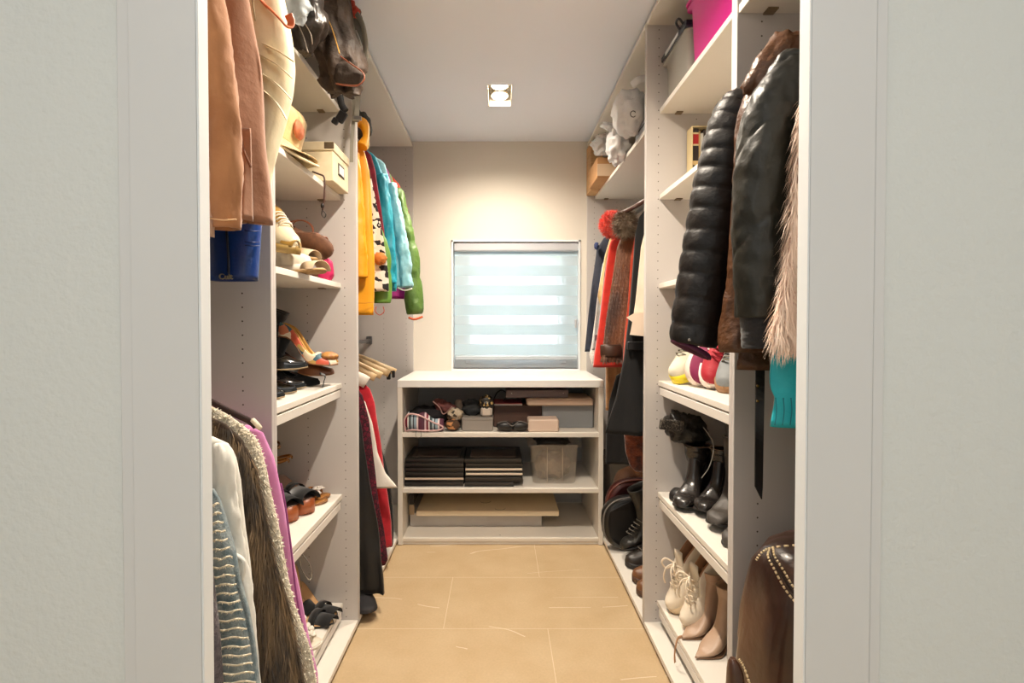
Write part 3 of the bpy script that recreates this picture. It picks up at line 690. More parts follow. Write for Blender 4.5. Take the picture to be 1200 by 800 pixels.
t, b = garment('burgundy_shirt', 'burgundy shirt edge between the animal print and turquoise jackets', 'shirt', 2.43,
   [(424, 172), (434, 180), (440, 200), (445, 235), (450, 270), (452, 300)], ty=(.016, .02), m=fab('burgundy', (140, 18, 44), (116, 12, 34)), seed=3)
Yt = 2.54
turq = mat('turquoise_nylon', (20, 142, 168), .5, rgb2=(40, 164, 184), vs=10, bump=(14, .5, .02))
t, b = garment('turquoise_jacket', 'turquoise blue nylon jacket hanging beside the pale blue quilted jacket', 'jacket', Yt,
   [(430, 176), (440, 182), (449, 205), (458, 240), (463, 280), (465, 320), (464, 341)], ty=(.028, .034), m=turq, seed=4, folds=(2, .01))
sleeve([P(446, 205, Yt - .035), P(452, 250, Yt - .04), P(456, 300, Yt - .04), P(457, 332, Yt - .04)], [(0, .03), (1, .028)], [(0, .024), (1, .022)], seed=8, wr=.01).build('sleeve', turq, t)
Yb = 2.68
lb = mat('ice_blue_quilt', (146, 206, 216), .55, rgb2=(170, 220, 228), vs=12, bump=(22, .6, .015))
t, b = garment('ice_blue_jacket', 'pale ice blue quilted jacket hanging between turquoise and green', 'jacket', Yb,
   [(440, 184), (450, 190), (457, 212), (465, 240), (473, 275), (480, 305), (484, 337)], ty=(.026, .03), m=lb, seed=5, folds=(2, .008))
sleeve([P(458, 215, Yb - .03), P(466, 255, Yb - .035), P(474, 300, Yb - .035), P(477, 336, Yb - .035)], [(0, .026), (1, .032)], [(0, .022), (1, .024)], puff=(6, .12), seed=8, wr=.008).build('sleeve', lb, t)
MB().tube(smoothpts([P(466, 337, Yb - .05), P(474, 340, Yb - .056), P(483, 338, Yb - .04)], 10), .004, 6).build('cuff_band', leo, t)
t, b = garment('magenta_top', 'magenta garment whose cuff peeps out under the pale blue jacket', 'top', 2.79,
   [(446, 190), (456, 200), (466, 250), (472, 300), (474, 334), (473, 350)], ty=(.012, .02), m=fab('magenta', (170, 20, 128), (140, 14, 108)), seed=6)
Yg = 2.90
gr = mat('green_quilt', (84, 116, 48), .5, rgb2=(100, 134, 62), vs=9, bump=(18, .6, .02))
t, b = garment('green_jacket', 'apple green padded jacket whose sleeve sticks out towards the window', 'jacket', Yg,
   [(446, 196), (458, 204), (466, 226), (472, 260), (476, 300), (478, 340)], ty=(.03, .034), m=gr, seed=7, folds=(2, .008), inx=-1.1)
sleeve([P(465, 222, Yg - .01), P(474, 262, Yg - .03), P(482, 310, Yg - .03), P(486, 368, Yg - .03)], [(0, .03), (.5, .045), (1, .052)], [(0, .03), (1, .045)], puff=(4, .2), seed=3, wr=.009).build('sleeve', gr, t)
MB().tube(smoothpts([P(479, 372, Yg - .07), P(486, 374, Yg - .075), P(495, 371, Yg - .05)], 8), .006, 8).build('cuff_lining', mat('orange_lining', (206, 92, 50), .8), t)
# green sleeve seen lower, behind the animal print
t = thing('green_gilet', 'dark green quilted sleeve end with an orange drawcord below the animal print jacket', 'jacket', (-.88, 2.395, 2.03))
x0 = P(449, 300, 2.385)
MB().tube([(-.88, 2.385, 2.055), (-.88, 2.385, 1.98)], .004, 6).build('hanging_loop', mat('loop_black', (30, 28, 28), .7), t)
g2 = sleeve([(-.82, 2.385, 1.99), (-.66, 2.385, 1.8), P(446, 290, 2.385), P(448, 355, 2.385)], [(0, .03), (1, .042)], [(0, .014), (.8, .016), (1, .03)], puff=(5, .15), seed=5, wr=.006); g2.build('sleeve', mat('green_quilt_dark', (96, 140, 56), .5, rgb2=(112, 156, 66), vs=9), t)
MB().tube(smoothpts([P(441, 359, 2.36), P(440, 365, 2.36), P(445, 369, 2.36), P(450, 365, 2.36), P(449, 359, 2.36)], 20), .0018, 6).build('drawcord', mat('orange_cord', (206, 72, 40), .7), t)
Yo = 3.03
t, b = garment('coral_jacket', 'coral red jacket on a wooden hanger behind the green padded jacket', 'jacket', Yo,
   [(452, 203), (460, 207), (468, 216), (475, 240), (479, 262), (481, 300)], ty=(.024, .03), m=fab('coral', (214, 76, 52), (200, 62, 44)), seed=8)
t, b = garment('red_jacket', 'dark red jacket, last on the upper rail by the end wall', 'jacket', 3.16,
   [(452, 210), (464, 216), (473, 228), (480, 252), (482, 290), (481, 340)], ty=(.024, .03), m=fab('dark_red', (150, 22, 34), (130, 16, 28)), seed=9)
hm = mat('clear_hanger', (200, 206, 210), .2, alpha=.5)
hanger('clear plastic hanger shoulder poking out above the turquoise jacket', hx, 2.62, 2.25 - .0035, .24, .13, hm)
hanger('brown wooden hanger with a black clip holding the coral red jacket', hx, 3.095, 2.25 - .0035, .272, .25, mat('hanger_brown', (150, 98, 66), .5))
# lower rail: bare wooden hangers and dresses
HR = 1.146 - .0035
for i, (y, hf, zoff) in enumerate([(2.62, .238, 0), (2.73, .245, 0), (2.84, .262, 0), (2.95, .275, 0)]):
    hanger(['pale wooden hanger in front, lowest of the bare ones on the lower rail', 'pale wooden hanger, second of the bare ones on the lower rail', 'pale wooden hanger, third of the bare ones on the lower rail', 'pale wooden hanger with a black clip, closest to the end wall on the lower rail'][i],
           hx, y, HR, hf, .11, mat('hanger_pale', (222, 194, 150), .4, rgb2=(208, 176, 130), vs=20), .014, group='bare wooden hangers on the lower rail')
t = thing('clip_hanger', 'black clip hanger hooked between the bare wooden hangers', 'hanger', (hx, 2.90, HR))
MB().tube([(hx - .2, 2.90, HR - .16), (hx + .286, 2.90, HR - .155)], .004, 6).build('bar', mat('loop_black', (30, 28, 28), .7), t)
MB().rbox(hx + .24, hx + .262, 2.89, 2.91, HR - .2, HR - .15, .003).rbox(hx + .27, hx + .286, 2.893, 2.907, HR - .19, HR - .15, .003).build('clip', mat('loop_black', (30, 28, 28), .7), t)
MB().tube([(hx, 2.90, HR - .155), (hx, 2.90, HR - .02), (hx + .018, 2.90, HR - .004), (hx, 2.90, HR + .016), (hx - .016, 2.90, HR)], .002, 6).build('hook', mat('hook_steel', (170, 170, 172), .25, 1), t)
hanger('thick padded off-white hanger carrying the red dress', hx, 2.50, HR, .225, .12, mat('padded_white', (226, 216, 204), .8), .022)
t, b = garment('black_dress', 'long black satin dress reaching almost to the floor, first on the lower rail', 'dress', 2.19,
   [(408, 468), (418, 476), (424, 500), (432, 560), (441, 620), (450, 670), (452, 694)], ty=(.02, .04), m=mat('black_satin', (11, 11, 13), .5, bump=(9, .3, .02), sheen=.05), seed=1, folds=(4, .016))
lace = blotch('maroon_lace', [(96, 10, 36), (70, 8, 30), (110, 16, 44)], 60, .8, edge=((40, 4, 18), .08))
t, b = garment('lace_dress', 'maroon lace dress just behind the long black one', 'dress', 2.33,
   [(415, 452), (424, 460), (432, 490), (438, 540), (445, 600), (452, 640), (455, 655), (452, 661)], ty=(.02, .03), m=lace, seed=2, folds=(3, .01))
t, b = garment('white_blouse', 'off-white blouse with a wide flared cuff over the red dress', 'blouse', 2.43,
   [(418, 462), (428, 470), (436, 495), (442, 530), (452, 555), (466, 571)], ty=(.018, .02), m=mat('offwhite_blouse', (228, 220, 210), .8, rgb2=(222, 212, 200), vs=8, bump=(18, .4, .01)), seed=3, folds=(2, .006), inx=-1.0)
t, b = garment('red_dress', 'bright red dress hanging behind the maroon lace one', 'dress', 2.53,
   [(424, 446), (434, 456), (440, 472), (444, 500), (452, 560), (458, 610), (459, 640)], ty=(.02, .03), m=fab('bright_red', (190, 16, 40), (170, 10, 32)), seed=4, folds=(3, .01))
t, b = garment('black_coat', 'black coat hanging in the dark beside the low shelf unit', 'coat', 2.66,
   [(424, 470), (436, 480), (446, 520), (458, 560), (463, 620), (462, 638)], ty=(.03, .04), m=fab('black_wool', (10, 10, 10), (14, 13, 14), sheen=.05), seed=5)

# ================================================================ opposite run
hxr = (XR + BR) / 2
# end-wall side, under the shelf; order from the window to the camera
def rg(*a, **k): return garment(*a, side=1, **k)
t, b = rg('navy_jacket', 'dark navy blazer with a blue shirt collar, nearest the window', 'blazer', 3.10,
   [(722, 272), (708, 278), (699, 292), (694, 330), (689, 370), (685, 412)], ty=(.024, .03), m=fab('navy', (24, 30, 46), (32, 38, 56)), seed=1)
MB().blob(P(699, 288, 3.06), (.014, .02, .022), 5, .2, 2).build('collar', mat('blue_collar', (40, 54, 96), .8), t)
t, b = rg('white_fur_coat', 'white fleecy hem showing at the foot of the navy blazer', 'coat', 3.0,
   [(726, 282), (714, 290), (706, 310), (700, 350), (694, 400), (690, 416), (694, 427)], ty=(.02, .026), m=fab('white_fleece', (236, 228, 220), (226, 214, 206), b=(120, .8, .01)), seed=2)
t, b = rg('grey_shirt', 'pale grey shirt hanging behind the tan one', 'shirt', 2.92,
   [(726, 284), (714, 290), (706, 310), (700, 350), (694, 410)], ty=(.010, .014), m=fab('pale_grey', (206, 208, 210), (188, 184, 182)), seed=3)
t, b = rg('tan_shirt', 'straw yellow blouse between the grey shirt and the red fur-trimmed coat', 'blouse', 2.80,
   [(730, 272), (716, 276), (709, 300), (703, 330), (700, 348), (704, 360)], ty=(.012, .014), m=fab('straw', (214, 184, 130), (200, 168, 112)), seed=4)
t, b = rg('mauve_coat', 'greyish mauve coat edge with a small buckle beside the red coat', 'coat', 2.72,
   [(728, 280), (714, 290), (708, 320), (703, 370), (697, 410), (694, 426)], ty=(.014, .018), m=fab('mauve', (130, 108, 106), (110, 90, 92)), seed=5)
MB().rbox(P(698, 0, 2.68).x, P(702, 0, 2.68).x, 2.672, 2.68, P(0, 399, 2.68).z, P(0, 392, 2.68).z, .002).build('buckle', metal, t)
t, b = rg('tan_trousers', 'tan trousers hanging low beside the low shelf unit', 'trousers', 2.86,
   [(730, 330), (716, 340), (712, 380), (710, 430), (710, 480)], ty=(.010, .012), m=fab('tan_cotton', (196, 146, 98), (180, 130, 86)), seed=15)
redf = mat('red_fur', (240, 92, 66), .8, rgb2=(222, 62, 44), vs=40, sheen=.5)
t, b = rg('red_coat', 'bright red coat with a fluffy red fur collar', 'coat', 2.63,
   [(736, 268), (722, 272), (714, 286), (708, 330), (702, 380), (696, 420), (695, 430)], ty=(.018, .024), m=mat('red_suede', (216, 50, 34), .9, rgb2=(196, 38, 26), vs=14, sheen=.4), seed=6, folds=(2, .008))
cl = MB().blob(P(717, 263, 2.56), (.050, .035, .058), 4, .15, 2).build('fur_collar', redf, t); outward(cl)
fur(cl, 'collar_fur', redf, t, 4500, .02, .0018, .1, 2, curl=.6)
mink = mat('mink', (62, 34, 20), .6, rgb2=(130, 76, 36), vs=9, stretch=(1, 1, .35), sheen=.5, bump=(160, .6, .006))
t, b = rg('fur_coat', 'glossy dark brown fur coat with a leather cuff band', 'fur coat', 2.44,
   [(746, 262), (732, 268), (723, 290), (717, 330), (711, 370), (706, 410), (704, 424)], ty=(.024, .028), m=mink, seed=7, folds=(2, .006))
outward(b); fur(b, 'fur', mat('mink_hair', (74, 42, 24), .5, rgb2=(140, 84, 42), vs=9, stretch=(1, 1, .35)), t, 7000, .018, .0022, .75, 4, sel=lambda c, n: n.y < .4 and c.x < .8, curl=.2)
MB().tube([P(704, 411, 2.44), P(712, 411, 2.42), P(728, 411, 2.416)], .03, 8, flat=(.25, 1)).build('cuff_band', mat('brown_leather_band', (70, 46, 34), .5), t)
# collars above the furs
t = thing('fur_stole', 'fluffy grey and brown fur stole over a dark hanger', 'stole', (.70, 2.36, 1.98))
g1 = MB().blob(P(733, 262, 2.37), (.04, .028, .05), 9, .2, 2).build('stole_body', mat('stole_brown', (110, 84, 62), .9), t); outward(g1)
fur(g1, 'stole_fur', mat('stole_hair', (150, 130, 108), .7, rgb2=(84, 58, 40), vs=30), t, 3500, .035, .002, .35, 8, curl=.7)
MB().tube(smoothpts([P(722, 252, 2.42), P(732, 248, 2.36), P(742, 243, 2.30), P(760, 232, 2.2), Vector((hxr, 2.15, 1.95))], 20), .009, 8, flat=(.7, 1.2)).build('hanger_arm', mat('hanger_dark', (70, 38, 28), .45), t)
MB().tube([(hxr, 2.15, 1.945), (hxr + .0165, 2.15, 1.965), (hxr + .018, 2.15, 1.985), (hxr + .004, 2.15, 1.9975)], .002, 6).build('hook', metal, t)
t, b = rg('orange_coat', 'orange red coat edge between the brown fur and the black coat', 'coat', 2.345,
   [(756, 262), (745, 270), (739, 300), (736, 350), (732, 390), (730, 425)], ty=(.012, .018), m=fab('orange_red', (214, 78, 46), (200, 66, 38)), seed=8)
blk = mat('black_wool_coat', (15, 15, 17), .9, sheen=.06, bump=(200, .3, .002))
Yk = 2.265
t, b = rg('black_overcoat', 'long black wool coat flaring at the hem above the clear crate', 'coat', Yk,
   [(764, 240), (750, 250), (744, 275), (742, 310), (737, 370), (731, 420), (722, 465), (710, 503), (709, 508)], ty=(.02, .035), m=blk, seed=9, folds=(3, .014))
mb = MB().rbox(P(736.5, 0, 2.22).x, P(762, 0, 2.22).x, 2.205, 2.225, P(0, 410, 2.22).z, P(0, 400, 2.22).z, .004); mb.build('belt', mat('black_belt', (20, 20, 24), .5), t)
rust = mat('rust_fur', (126, 58, 28), .8, rgb2=(70, 30, 18), vs=30, sheen=.4, bump=(90, 1, .01))
t, b = rg('rust_fur_coat', 'rusty brown fur hem hanging lowest, under the long black coat', 'fur coat', 2.40,
   [(750, 430), (738, 440), (734, 470), (731, 505), (733, 530), (738, 546), (744, 552)], ty=(.03, .036), m=rust, seed=10, folds=(2, .01))
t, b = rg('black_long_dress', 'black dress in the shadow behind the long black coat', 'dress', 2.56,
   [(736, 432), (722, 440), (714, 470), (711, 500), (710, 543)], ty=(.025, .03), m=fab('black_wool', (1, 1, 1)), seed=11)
t, b = rg('cream_blouse', 'cream blouse with a turned-up pointed cuff beside the shelf divider', 'blouse', 2.165,
   [(768, 258), (757, 266), (751, 290), (748, 320), (745, 350), (742.5, 368)], ty=(.012, .02), m=mat('cream_blouse', (230, 210, 190), .8, rgb2=(222, 200, 178), vs=9, bump=(10, .3, .01)), seed=12, folds=(1.5, .006))
cm = mat('cream_blouse', (230, 210, 190))
mb = MB()
mb.rings([[P(x, y, 2.13), P(x2, y2, 2.13), P(x2, y2, 2.19), P(x, y, 2.19)] for (x, y), (x2, y2) in [((743, 367), (775, 366)), ((734, 372), (775, 370)), ((741, 377), (775, 378)), ((739, 388), (775, 380)), ((738, 392), (775, 396))]], smooth=False)
mb.build('cuff', cm, t)

# ---------------------------------------------------------------- entrance side of the opposite run
npuff = mat('black_nylon', (23, 17, 15), .50, rgb2=(18, 14, 13), vs=10, bump=(50, .35, .008), spec=.4)
YP = 1.19
t = thing('puffer_jacket', 'black down jacket with narrow quilted rings, its sleeve hanging over the shelves', 'puffer jacket', (.80, YP, 1.93))
sleeve([P(880, 112, YP), P(862, 140, YP), P(850, 195, YP), P(837, 260, YP), P(824, 330, YP), P(811, 404, YP)],
       [(0, .03), (.12, .052), (.3, .062), (.55, .064), (.8, .060), (.93, .056), (1, .052)], [(0, .03), (.2, .05), (1, .05)], puff=(14, .13), seed=2, wr=.0028, n=64, chev=.08, crisp=.3).build('sleeve', npuff, t)
def ring_at(px, py, Y, rx, ry, m, name, t, th=.01):
    c = P(px, py, Y); pts = [(c.x + rx * math.cos(a), c.y + ry * math.sin(a), c.z + .02 * (math.cos(a) * -1)) for a in [2 * PI * k / 24 for k in range(25)]]
    return MB().tube(pts, th, 8, flat=(.5, 1)).build(name, m, t)
ring_at(810, 408, YP, .040, .034, mat('plum_lining', (80, 26, 56), .7), 'cuff_lining', t, .008)
MB().cyl(P(808, 398, YP - .053), .003, .004, 12, axis=1).build('snap', mat('snap_silver', (190, 190, 190), .2, 1), t)
cx0 = P(885, 110, YP)
body([(P(880, 108, YP).x, P(0, 105, YP).z), (P(868, 160, YP).x, P(0, 160, YP).z), (P(864, 300, YP).x, P(0, 300, YP).z), (P(862, 400, YP).x, P(0, 400, YP).z)],
     [(.93, P(0, 105, YP).z), (1.12, P(0, 160, YP).z), (1.12, P(0, 400, YP).z)], YP + .005, (.03, .04), (2, .006), 3).build('body', npuff, t)
MB().tube([(hxr, YP, cx0.z - .02), (hxr, YP, 1.914)], .003, 6).build('hanging_loop', mat('loop_black', (30, 28, 28), .7), t)
MB().blob(P(847, 162, YP + .05), (.02, .02, .03), 6, .3, 3).build('fur_trim', mat('grey_lining', (150, 138, 120), .9), t)
# chocolate brown padded jacket
brn = mat('brown_nylon', (92, 58, 34), .42, rgb2=(76, 46, 26), vs=6, bump=(20, .7, .02))
YB = 1.085
t = thing('brown_jacket', 'chocolate brown padded jacket between the black down jacket and the dark leather one', 'padded jacket', (.80, YB, 1.93))
sleeve([P(925, 50, YB), P(905, 85, YB), P(888, 140, YB), P(880, 200, YB), P(876, 300, YB), P(872, 360, YB), P(872, 412, YB)],
       [(0, .04), (.2, .045), (.6, .035), (.85, .042), (1, .055)], [(0, .035), (.3, .03), (1, .038)], puff=(4, .10), seed=9, wr=.007, n=44).build('sleeve', brn, t)
body([(P(885, 380, YB).x, P(0, 118, YB).z), (P(882, 380, YB).x, P(0, 200, YB).z), (P(872, 380, YB).x, P(0, 400, YB).z), (P(868, 436, YB).x, P(0, 434, YB).z)],
     [(.95, P(0, 118, YB).z), (1.1, P(0, 200, YB).z), (1.1, P(0, 434, YB).z)], YB + .018, (.018, .026), (2, .006), 4).build('body', brn, t)
MB().blob(P(913, 72, YB + .0), (.07, .03, .04), 6, .25, 3, warp=lambda p: Vector((p.x, p.y, p.z + p.x * .75))).build('collar', brn, t)
MB().tube([(hxr, YB, 1.87), (hxr, YB, 1.914)], .003, 6).build('hanging_loop', mat('loop_black', (30, 28, 28), .7), t)
# dark olive leather puffer
ol = mat('olive_leather', (33, 32, 25), .44, rgb2=(24, 24, 20), vs=7, bump=(22, .35, .012), spec=.4)
YO = .995
t = thing('leather_jacket', 'dark olive padded leather jacket with chevron quilting and a black knitted cuff', 'leather jacket', (.80, YO, 1.93))
sleeve([P(938, 70, YO), P(916, 110, YO), P(900, 160, YO), P(893, 230, YO), P(889, 300, YO), P(888, 372, YO)],
       [(0, .035), (.2, .05), (.35, .054), (.6, .055), (.85, .048), (1, .038)], [(0, .03), (.4, .048), (1, .042)], puff=(3, .16), seed=21, wr=.004, n=64, m=110, chev=-.8, crisp=.3).build('sleeve', ol, t)
body([(P(925, 90, YO).x, P(0, 92, YO).z), (P(915, 200, YO).x, P(0, 200, YO).z), (P(912, 360, YO).x, P(0, 376, YO).z)],
     [(.9, P(0, 92, YO).z), (1.08, P(0, 200, YO).z), (1.08, P(0, 376, YO).z)], YO + .03, (.016, .022), (2, .004), 6).build('body', ol, t)
sleeve([P(888, 364, YO), P(889, 385, YO), P(889, 408, YO)], [(0, .034), (1, .030)], [(0, .034), (1, .03)], seed=4, wr=.002).build('knit_cuff', fab('black_rib', (22, 21, 22), (30, 28, 30), vs=200), t)
MB().tube([(hxr, YO, 1.87), (hxr, YO, 1.914)], .003, 6).build('hanging_loop', mat('loop_black', (30, 28, 28), .7), t)
# teal jacket
te = mat('teal_nylon', (24, 176, 190), .5, rgb2=(16, 160, 176), vs=9, bump=(26, .5, .012))
YT = .966
t = thing('teal_jacket', 'bright teal padded jacket, its waistband showing below the pink fur', 'padded jacket', (.80, YT, 1.9))
body([(P(940, 150, YT).x, P(0, 150, YT).z), (P(936, 340, YT).x, P(0, 340, YT).z), (P(908, 405, YT).x, P(0, 405, YT).z), (P(904, 425, YT).x, P(0, 425, YT).z), (P(902.5, 445, YT).x, P(0, 445, YT).z), (P(905, 462, YT).x, P(0, 462, YT).z), (P(909, 466, YT).x, P(0, 466, YT).z), (P(903, 498, YT).x, P(0, 500, YT).z)],
     [(.9, P(0, 150, YT).z), (1.0, P(0, 300, YT).z), (1.0, P(0, 503, YT).z)], YT, (.010, .016), (3, .004), 6).build('body', te, t)
mb = MB()
for x_ in (909, 918, 927): mb.tube(smoothpts([P(x_, 466, YT - .015), P(x_ + 1, 482, YT - .0165), P(x_ - 1, 498, YT - .016)], 8), .001, 5)
mb.build('seam', mat('teal_seam', (10, 120, 136), .6), t)
MB().tube([(hxr, YT, 1.72), (hxr, YT, 1.914)], .003, 6).build('hanging_loop', mat('loop_black', (30, 28, 28), .7), t)
# pink fur
pf = mat('pink_fur_skin', (216, 176, 156), .9, rgb2=(204, 160, 140), vs=20)
pfh = mat('pink_fur_hair', (232, 200, 182), .6, rgb2=(212, 172, 150), vs=26, stretch=(1, 1, .12), sleeve=None) if False else mat('pink_fur_hair', (252, 230, 212), .6, rgb2=(232, 200, 178), vs=26, stretch=(1, 1, .12))
YF = .925
t = thing('pink_fur_jacket', 'pale pink long-haired fur jacket hanging closest to the entrance', 'fur jacket', (.80, YF, 1.93))
b = body([(P(940, 120, YF).x, P(0, 110, YF).z), (P(931, 200, YF).x, P(0, 200, YF).z), (P(925, 270, YF).x, P(0, 270, YF).z), (P(918, 330, YF).x, P(0, 330, YF).z), (P(907, 370, YF).x, P(0, 375, YF).z), (P(906, 395, YF).x, P(0, 398, YF).z)],
     [(.8, P(0, 110, YF).z), (.9, P(0, 200, YF).z), (.9, P(0, 398, YF).z)], YF, (.015, .02), (3, .006), 2).build('body', pf, t); outward(b)
fur(b, 'fur', pfh, t, 12000, .045, .0018, .8, 3, sel=lambda c, n: c.x < .64, curl=.3)
MB().tube([(hxr, YF, 1.72), (hxr, YF, 1.914)], .003, 6).build('hanging_loop', mat('loop_black', (30, 28, 28), .7), t)
# black belt strap
st = thing('belt_strap', 'long narrow black belt dangling in front of the wardrobe side panel', 'belt', P(890, 440, 1.14))
mb = MB(); rr = []
for i in range(21):
    u = i / 20; py = 425 + 145 * u; a = P(886 - .6 * u * 1.5, py, 1.14 + .008 * math.sin(u * 7)); b_ = P(896.5 - 2.5 * u, py, 1.14 + .008 * math.sin(u * 7 + 1)); rr.append([a, b_, b_ + Vector((0, .004, 0)), a + Vector((0, .004, 0))])
a = P(892.6, 585, 1.14); rr.append([a, a + Vector((.001, 0, 0)), a + Vector((.001, .004, 0)), a + Vector((0, .004, 0))])
mb.rings(rr, smooth=False); mb.tube([P(891, 427, 1.142), (P(893, 350, 1.142).x, 1.142, 1.6), (.74, 1.142, 1.912)], .003, 6)
mb.build('strap', mat('black_strap', (26, 22, 22), .6), st)
mb = MB()
for py in (452, 470): mb.cyl(P(888.5, py, 1.136), .0025, .004, 12, axis=1)
mb.build('studs', mat('brass', (170, 130, 60), .3, 1), st).name = 'rivet'
# ================================================================ SHOES (local frame: toe tip at the origin pointing +x, ground z=0)
def wprof(u, toe):
    """half-width factor along the foot, u 0 heel .. 1 toe"""
    if u < .12: k = .70 * math.sqrt(max(0, 1 - ((.12 - u) / .12) ** 2))
    elif u < .42: k = sinterp([(.12, .70), (.3, .66), (.42, .74)], u)
    elif u < .68: k = sinterp([(.42, .74), (.68, 1.0)], u)
    else:
        v = (u - .68) / .32
        k = {'point': (1 - v) ** .9 * .93 + .07 * math.sqrt(max(0, 1 - v * v)), 'round': math.sqrt(max(0, 1 - v ** 2.3)), 'square': (1 - .35 * v * v) if v < .93 else .7 * math.sqrt(max(0, 1 - ((v - .93) / .07) ** 2)), 'almond': (1 - v ** 1.9) ** .72}[toe]
    return max(k, .02)
def lift(u, h):
    return h * (1 - (lambda t: t * t * (3 - 2 * t))(min(1, max(0, (u - .16) / .46)))) + (.006 * max(0, (u - .8) / .2) ** 2)
US = [0, .01, .03, .07, .12, .18, .25, .32, .4, .47, .54, .6, .66, .72, .78, .84, .89, .93, .965, .985, 1]
def sole_mb(L, W, h, th, toe, plat=0, wedge=False, over=1.04):
    rings = []
    for u in US:
        w = W / 2 * wprof(u, toe) * over; x = (u - 1) * L * 1.0; z1 = lift(u, h) + plat + th; z0 = (lift(u, h) if not wedge else min(lift(u, h), .004 * 0 + .006 * max(0, (u - .8) / .2) ** 2))
        rings.append([Vector((x, -w, z0)), Vector((x, w, z0)), Vector((x, w * 1.03, (z0 + z1) / 2)), Vector((x, w, z1)), Vector((x, -w, z1)), Vector((x, -w * 1.03, (z0 + z1) / 2))])
    return MB().rings(rings)
def heel_mb(L, W, h, th, top_len=.22, tip=.35, back=.0, tipw=.5):
    rings = []
    for i in range(8):
        t = i / 7; z = (h + .002) * (1 - t); q = 1 + (tip - 1) * t ** .7; qw = 1 + (tipw - 1) * t ** .7
        ln = L * top_len * q; x1 = -L + .004 + back * t; ring = []
        for j in range(14):
            a = 2 * PI * j / 14; ring.append(Vector((x1 + ln / 2 + ln / 2 * math.cos(a), W / 2 * .66 * qw * math.sin(a), z)))
        rings.append(ring)
    return MB().rings(rings)
def upper_mb(L, W, h, base, toe, hh, vamp, op0, op1, toe_h=.03, heel_h=.055, mid_h=.03, th=.0035):
    """shoe upper; hh: closed height over the instep; opening ends between op0 and op1"""
    rings = []; K = 8
    for u in US:
        w = W / 2 * wprof(u, toe); x = (u - 1) * L; z0 = lift(u, h) + base
        o = 1 - min(1, max(0, (u - op0) / (op1 - op0))); o = o * o * (3 - 2 * o)
        rim = sinterp([(0, heel_h), (.25, mid_h + (heel_h - mid_h) * .35), (.5, mid_h), (op0, mid_h), (1, mid_h)], u)
        ch = sinterp([(0, hh), (op0, hh), (op1, vamp), (.85, toe_h), (.96, toe_h * .72), (1, toe_h * .25)], u)
        closed = []; opn = []
        for k in range(2 * K + 1):
            a = PI * k / (2 * K); closed.append((-math.cos(a), math.sin(a) ** .8 * ch))
        side = [(-1, 0), (-1.03, .35 * rim), (-1.0, .75 * rim), (-.95, rim)]
        inn = [(-.95 + th / max(w, .01), rim), (-.93 + th / max(w, .01), .6 * rim), (-.8, .12 * rim), (-.5, .05 * rim), (0, .04 * rim)]
        half = side + inn
        opn = half + [(-a, b) for a, b in reversed(half[:-1])]
        ring = []
        for (a, b), (c, d) in zip(closed, opn):
            ring.append(Vector((x, w * (a * (1 - o) + c * o), z0 + b * (1 - o) + d * o)))
        rings.append(ring)
    mb = MB(); mb.rings(rings, closed=False)
    return mb
def sock_mb(prof_, y0=0):
    """rings between paired top/bottom points of the side profile: [(tx,tz,bx,bz,halfwidth)]; last ring opens"""
    rings = []
    n = 22
    P_ = prof_
    # resample smoothly
    Q = []
    for i in range(len(P_) - 1):
        for s_ in range(3):
            t = s_ / 3; a = [P_[max(i - 1, 0)], P_[i], P_[i + 1], P_[min(i + 2, len(P_) - 1)]]
            Q.append([.5 * ((2 * a[1][k]) + (a[2][k] - a[0][k]) * t + (2 * a[0][k] - 5 * a[1][k] + 4 * a[2][k] - a[3][k]) * t * t + (3 * a[1][k] - a[0][k] - 3 * a[2][k] + a[3][k]) * t ** 3) for k in range(5)])
    Q.append(list(P_[-1]))
    def ring(q, k=1.0, dz=0):
        tx, tz, bx, bz, w = q; c = Vector(((tx + bx) / 2, 0, (tz + bz) / 2)); h = Vector((tx - bx, 0, tz - bz)) / 2
        out = []
        for j in range(n):
            a = 2 * PI * j / n; ca, sa = math.cos(a), math.sin(a)
            p = c + h * (math.copysign(abs(ca) ** .85, ca)) * k; p.y += math.copysign(abs(sa) ** .8, sa) * w * k; p.z -= dz; out.append(p)
        return out
    for q in Q: rings.append(ring(q))
    rings.append(ring(Q[-1], .93, -.001)); rings.append(ring(Q[-1], .90, .03)); rings.append(ring(Q[-3], .8, .05))
    return MB().rings(rings)
gloss = mat('black_patent', (14, 13, 14), .16, coat=.5)
bleath = mat('black_leather', (26, 24, 23), .36, bump=(90, .3, .002))
bsuede = mat('black_suede', (20, 19, 20), .9, sheen=.3)
goldl = mat('gold_lining', (184, 138, 66), .4, .35)
rubber = mat('dark_rubber', (34, 30, 28), .6)
def pump(name, label, m, sm, L=.235, W=.075, h=.0, toe='point', group=None, heelm=None, tip=.3, kind='pump', cat='shoe', th=.005, lining=None):
    t = thing(name, label, cat, group=group)
    sole_mb(L, W, h, th, toe).build('sole', sm, t, local=True)
    upper_mb(L, W, h, th, toe, .05, .045, .5, .68, .028, .052, .03).build('upper', m, t, local=True)
    if h > .012: heel_mb(L, W, h, th, tip=tip).build('heel', heelm or m, t, local=True)
    return t
